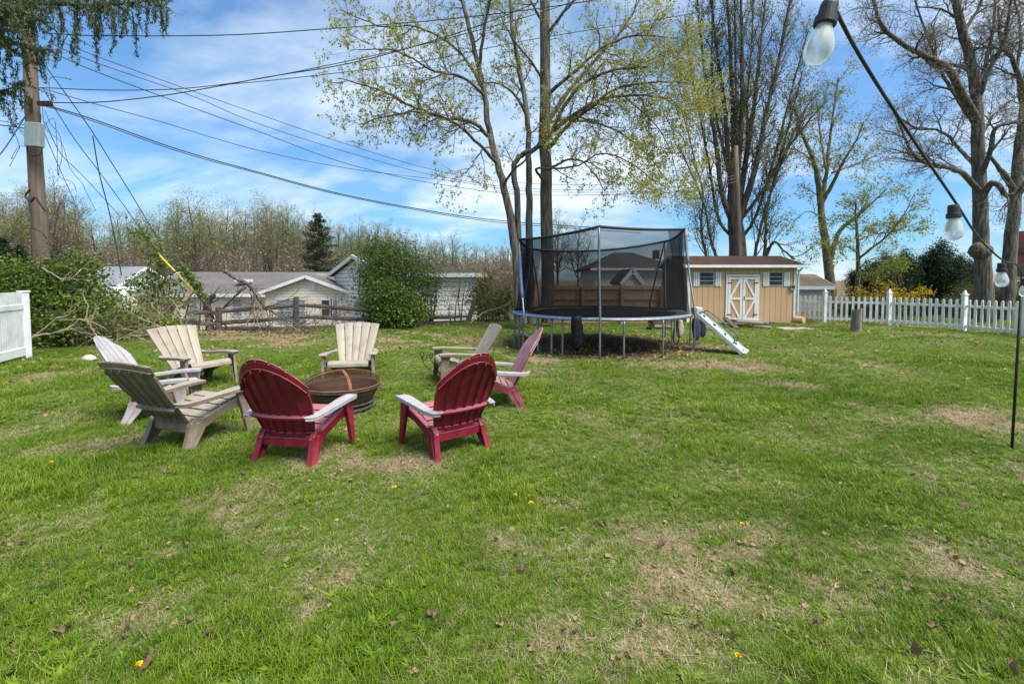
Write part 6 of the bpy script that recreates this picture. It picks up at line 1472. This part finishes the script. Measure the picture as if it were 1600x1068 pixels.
bough('dark crooked limb reaching right across the yellow guard', [(256, 442, 13.9), (259, 432, 13.8), (268, 427, 13.8), (280, 422, 13.8), (288, 419, 13.8)], .03, .02, TWD, 9, .8, .5, .4)
bough('drooping thin dead bough hanging between the fence posts', [(385, 446, 14.1), (400, 470, 13.9), (418, 492, 13.7), (445, 505, 13.5), (470, 516, 13.4)], .028, .010, TW, 10, 4.0, .1, 1.3)
bough('long grey stick leaning from the shrub to the trampoline pad', [(735, 505, 15.6), (755, 488, 15.6), (775, 482, 15.5), (797, 474, 15.4)], .02, .008, PALEW, 11, 3, .1, .7)
# ------------------------------------------------------------------ utility pole, box, wires
POLEW = mat('pole_wood', (.085, .062, .046), (.20, .15, .115), 4, .9, (4, 4, .25), bmp=.5, lo=.3, hi=.7)
UD = 11.6
up = thing('utility_pole', 'tall brown wooden utility pole rising from the ivy at the left', 'pole', (at(66, 540, UD).x, UD, 0))
b = MB(); b.tube([Vector((at(68, 540, UD).x, UD, -.2)), at(64, 400, UD), at(55, 250, UD), at(47, 100, UD), at(41, 0, UD), at(35, -120, UD)], [.175, .165, .148, .132, .122, .115], 14); b.build('pole', POLEW, up, smooth=True)
b = MB(); q = at(54, 211, UD - .32); b.box(q, (.36, .16, .58), Matrix.Rotation(.06, 3, 'Y')); bx = b.build('meter_cabinet', mat('grey_green_box', (.20, .25, .25), (.25, .30, .30), 6, .5), up, bev=.02)
b = MB(); b.tube(spline([at(42, 228, UD - .28), at(44, 240, UD - .33), at(54, 243, UD - .36), at(64, 240, UD - .3), at(66, 228, UD - .26)], 4), .016, 6); b.build('cable_loop', BLK, bx)
b = MB(); b.tube(spline([at(47, 296, UD - .27), at(40, 306, UD - .26), at(48, 315, UD - .3), at(55, 308, UD - .32), at(62, 318, UD - .3), at(71, 330, UD - .25)], 5), .02, 6); b.build('cable_loop', BLK, up)
b = MB(); b.tube(spline([at(49, 356, UD - .26), at(58, 359, UD - .3), at(68, 366, UD - .27), at(73, 374, UD - .2)], 5), .012, 6); b.build('cable_loop', BLK, up)
b = MB(); q = at(58, 62, UD); b.box(at(70, 162, UD - .1), (.30, .1, .1)); b.build('wire_bracket', IRON, up)
b = MB(); b.box(at(48, 165, UD - .22), (.06, .05, .35)); b.build('wire_bracket', IRON, up)
CAB = mat('black_cable', (.012, .016, .022), (.025, .03, .038), 10, .6)
WG_ = 'overhead wires between the poles'
def wire(label, pts, r, name='overhead_wire', sag_n=8):
    b = MB(); P = spline([at(*p) for p in pts], sag_n); b.tube(P, r, 5); o = b.build(name, CAB, None, P[0], smooth=True); return tag(o, label, 'wire', WG_)
u = UD; v = 20.0
wire('topmost thick twisted wire sloping up across the trees', [(70, 52, u), (160, 56, 12), (350, 55, 12.5), (500, 46, 12.5), (700, 30, 12.5), (900, 5, 12.5), (1020, -20, 12.5)], .013)
wire('upper of the two service cables rising into the yellow maple', [(62, 137, u), (180, 141, 11.8), (290, 138, 12), (400, 124, 12.2), (560, 92, 12.4), (700, 60, 12.6), (860, 15, 12.8), (960, -25, 13)], .011)
wire('lower service cable bending up from the pole bracket', [(66, 160, u), (150, 160, 11.8), (250, 150, 12), (340, 135, 12.1), (420, 120, 12.2), (560, 96, 12.3), (720, 50, 12.4), (850, 0, 12.6)], .013)
wire('service cable bending less, passing in front of the maple crown', [(340, 133, 12.3), (400, 128, 12.4), (520, 115, 12.5), (660, 96, 12.6), (830, 62, 12.8), (1060, 25, 13.2), (1180, 3, 13.6)], .010)
wire('uppermost of three parallel wires falling right behind the maple', [(75, 52, u), (130, 80, 12.5), (280, 135, 14.5), (400, 177, 16), (550, 228, 18), (700, 270, 20), (860, 288, 22), (1150, 285, 24.5)], .010)
wire('middle of three parallel wires falling right behind the maple', [(75, 66, u), (150, 98, 12.5), (300, 150, 14.5), (400, 192, 16), (550, 240, 18), (700, 278, 20), (860, 296, 22), (1150, 291, 24.5)], .010)
wire('lowest of three parallel wires falling right behind the maple', [(70, 77, u), (150, 112, 12.5), (300, 168, 14.5), (400, 204, 16), (550, 258, 18), (700, 290, 20), (860, 305, 22), (1150, 298, 24.5)], .012)
wire('thin wire below the three parallel ones', [(66, 138, u), (140, 160, 12.5), (250, 190, 14), (400, 234, 16), (550, 264, 18), (700, 282, 20), (860, 300, 22), (1150, 297, 24.5)], .010)
wire('upper strand of the thick doubled cable ending at the leaning maple stem', [(68, 163, u), (150, 188, 12.3), (280, 234, 13.4), (400, 268, 14.2), (520, 300, 15), (640, 324, 16), (785, 345, 17), (1000, 360, 20)], .016)
wire('lower strand of the thick doubled cable ending at the leaning maple stem', [(68, 165, u), (150, 191, 12.3), (280, 237, 13.4), (400, 270, 14.2), (520, 302, 15), (640, 326, 16), (785, 348, 17), (1000, 364, 20)], .012)
wire('steep guy wire running down right from the pole to the yellow guard', [(60, 88, u), (130, 185, 12.2), (175, 255, 12.8), (215, 320, 13.4), (246, 372, 13.8)], .012)
wire('second steep wire from the bracket down toward the broken tree', [(68, 140, u), (115, 215, 12), (160, 275, 12.6), (200, 330, 13.2), (250, 400, 13.8)], .010)
wire('vine draped wire hanging nearly straight down left of the guy wire', [(145, 212, 12.4), (155, 270, 12.6), (168, 320, 12.8), (178, 365, 12.9), (190, 430, 13)], .014)
wire('thin wire from the grey cabinet down behind the ivy mound', [(66, 200, u), (85, 245, 12.2), (105, 290, 13.5), (130, 345, 15)], .008)
wire('thin wire close beside it, falling to the ivy mound', [(70, 190, u), (95, 240, 12), (130, 275, 12.5), (185, 335, 13.2)], .008)
wire('wire leaving the picture at the left below the pole bracket', [(46, 202, u), (20, 198, u), (-60, 188, u)], .013)
wire('lower wire leaving the picture at the left of the pole', [(46, 197, u), (20, 192, u), (-60, 180, u)], .009)
wire('slack wire drooping down left from the pole toward the edge', [(44, 175, u), (25, 205, 11), (5, 235, 10.5), (-30, 275, 10)], .012)
# hanging loops of cable beside the pole top
b = MB(); b.tube(spline([at(82, 20, UD - .4), at(95, 45, UD - .4), at(99, 62, UD - .4), at(92, 80, UD - .4), at(86, 88, UD - .4), at(94, 95, UD - .4), at(98, 70, UD - .4), at(107, 52, UD - .4)], 5), .009, 5); o = b.build('cable_coil', CAB, None, at(90, 80, UD - .4), smooth=True); tag(o, 'slack curled cable ends hanging right of the pole top', 'cable')
rw2 = random.Random(31)
for i, (x0, y0, x1, y1, lb) in enumerate(((66, 165, 150, 330, 'tangled dead vine wire looping right below the pole bracket'), (70, 172, 120, 300, 'thin curling vine strand beside the pole cabinet'), (64, 178, 92, 270, 'short curling strand right of the grey cabinet'), (74, 150, 100, 120, 'stub of bare twig sticking up right of the pole'), (44, 150, 15, 260, 'slack strand hanging left of the pole above the cabinet'), (40, 182, 20, 246, 'short slack strand left of the grey cabinet'))):
    n_ = 6; pts_ = [(x0 + (x1 - x0) * k / n_ + rw2.gauss(0, 7) * (0 < k < n_), y0 + (y1 - y0) * k / n_ + rw2.gauss(0, 9) * (0 < k < n_), UD - .3 + .08 * k) for k in range(n_ + 1)]
    wire(lb, pts_, .006, 'loose_strand', 5)
# guy wire guard
gw = thing('guy_wire_guard', 'yellow plastic guy wire guard slanting down amid ivy', 'guy wire guard', (at(300, 460, 14).x, 14, 0))
b = MB(); b.tube([at(246, 395, 13.8), at(281, 432, 13.9), at(305, 458, 14)], .027, 8); b.build('guard_tube', mat('guard_yellow', (.46, .36, .02), (.56, .45, .04), 6, .5), gw, smooth=True)
b = MB(); b.tube([at(305, 458, 14), at(330, 486, 14.1), at(355, 512, 14.2)], .016, 6); b.build('anchor_rod', IRON, gw)
bushes = bush('ivy_wire', 'dark leaning snag with ivy clinging to it, right of the yellow guard', 'tree', [blob(285 + 37 * t, 417 + 50 * t, 14.15, .10, .12, .13) for t in np.linspace(0, 1, 8)], LIVY, .065, 14, 60, 42, gnd(322, 518), .8, 0 + 1, .07, fill=.1)
b = MB(); b.tube([at(281, 409, 14.2), at(300, 440, 14.2), at(324, 474, 14.2), at(330, 500, 14.2)], [.05, .07, .085, .10], 8); b.build('snag', BARK2, bushes)
# pole behind the shed
D_ = 21.6; u2 = thing('utility_pole', 'reddish wooden utility pole standing before the fanned tree behind the shed', 'pole', (at(1155, 505, D_).x, D_, 0))
b = MB(); b.tube([Vector((at(1156, 505, D_).x, D_, -.2)), at(1155, 400, D_), at(1152, 300, D_), at(1150, 228, D_)], [.13, .12, .105, .09], 10); b.build('pole', mat('reddish_pole', (.085, .062, .049), (.17, .13, .105), 4, .9, (4, 4, .3), bmp=.4), u2, smooth=True)
b = MB()
for k in range(3): b.tube([at(1135, 277 + 5 * k, D_ - .2), at(1151, 274 + 5 * k, D_ - .2)], .02, 6)
b.build('wire_clamp', BARK1, u2)
# ------------------------------------------------------------------ spruce with hanging sprays, upper left
rnd = random.Random(44); SD = 8.6; base = Vector((at(-95, 540, SD).x, SD, 0)); tb = TB(); C = []; DV = []
tb.add([base, base + Vector((0, 0, 5)), base + Vector((0, 0, 13))], [.28, .22, .08], 12)
def spray(p, L_, dx=0.0):
    q = p.copy(); pts = [q.copy()]; n_ = max(2, int(L_ / .07))
    for i in range(n_):
        q = q + Vector((dx * .02 + rnd.gauss(0, .012), rnd.gauss(0, .012), -L_ / n_)); pts.append(q.copy())
    m_ = 4
    idx = [int(round(k * (len(pts) - 1) / m_)) for k in range(m_ + 1)]
    tb.add([pts[i] for i in idx], [.008, .007, .006, .005, .004], 4)
    for a, c in zip(pts, pts[1:]):
        for j in range(13):
            t = rnd.random(); C.append(a.lerp(c, t) + Vector((rnd.gauss(0, .018), rnd.gauss(0, .018), rnd.gauss(0, .012))))
    return pts
def bough_s(path, r0, hang, dens):
    P = spline([at(*p) for p in path], 8); tb.add(P, [r0 * (1 - .8 * i / (len(P) - 1)) for i in range(len(P))], 6)
    for i in range(len(P) - 1):
        n_ = max(1, int((P[i + 1] - P[i]).length * dens))
        for j in range(n_):
            p = P[i].lerp(P[i + 1], rnd.random()); s = Vector((rnd.gauss(.06, .16), rnd.gauss(0, .28), rnd.gauss(-.02, .07))); q = p + s
            tb.add([p, p.lerp(q, .5) + Vector((0, 0, .02)), q], [.008, .006, .004], 3)
            for k in range(34): C.append(p.lerp(q, rnd.random()) + Vector((rnd.gauss(0, .025), rnd.gauss(0, .025), rnd.gauss(0, .02))))
            if rnd.random() < .6: spray(q, abs(rnd.gauss(hang, hang * .45)) + .10)
S1 = SD
bough_s([(-90, -40, S1), (0, -6, S1 - .3), (60, 4, S1 - .5), (130, 8, S1 - .7), (190, 6, S1 - .8), (252, -2, S1 - .9)], .05, .24, 38)
bough_s([(-90, -60, S1), (20, -25, S1 + .2), (90, -20, S1 + .3), (150, -22, S1 + .3)], .05, .22, 30)
bough_s([(-90, 10, S1), (-20, 8, S1 - .5), (30, 22, S1 - .8), (62, 30, S1 - 1)], .04, .26, 40)
bough_s([(-90, 40, S1), (-30, 40, S1 + .3), (10, 62, S1 + .3), (55, 78, S1 + .2), (72, 80, S1 + .2)], .035, .24, 30)
bough_s([(-90, 70, S1), (-20, 60, S1 - .2), (20, 80, S1 - .3), (60, 102, S1 - .3)], .03, .28, 24)
bough_s([(-90, 160, S1), (-30, 145, S1 - .2), (10, 140, S1 - .3), (38, 128, S1 - .3)], .03, .24, 36)
for px_, L_ in ((118, .85), (152, 1.0), (175, .75), (140, .7), (205, .5), (230, .45), (125, .95), (96, .6)): spray(at(px_, 15, S1 - .7), L_, rnd.uniform(-.2, .4))
tree_parts('spruce_tree', 'spruce reaching in from the left with drooping needle sprays before the pole top', base, tb, BARK2, [('needle_sprays', leaf_mesh('needle_sprays', C, .060, base, .24, (0, 0, -1.1), 45), LSPR)])
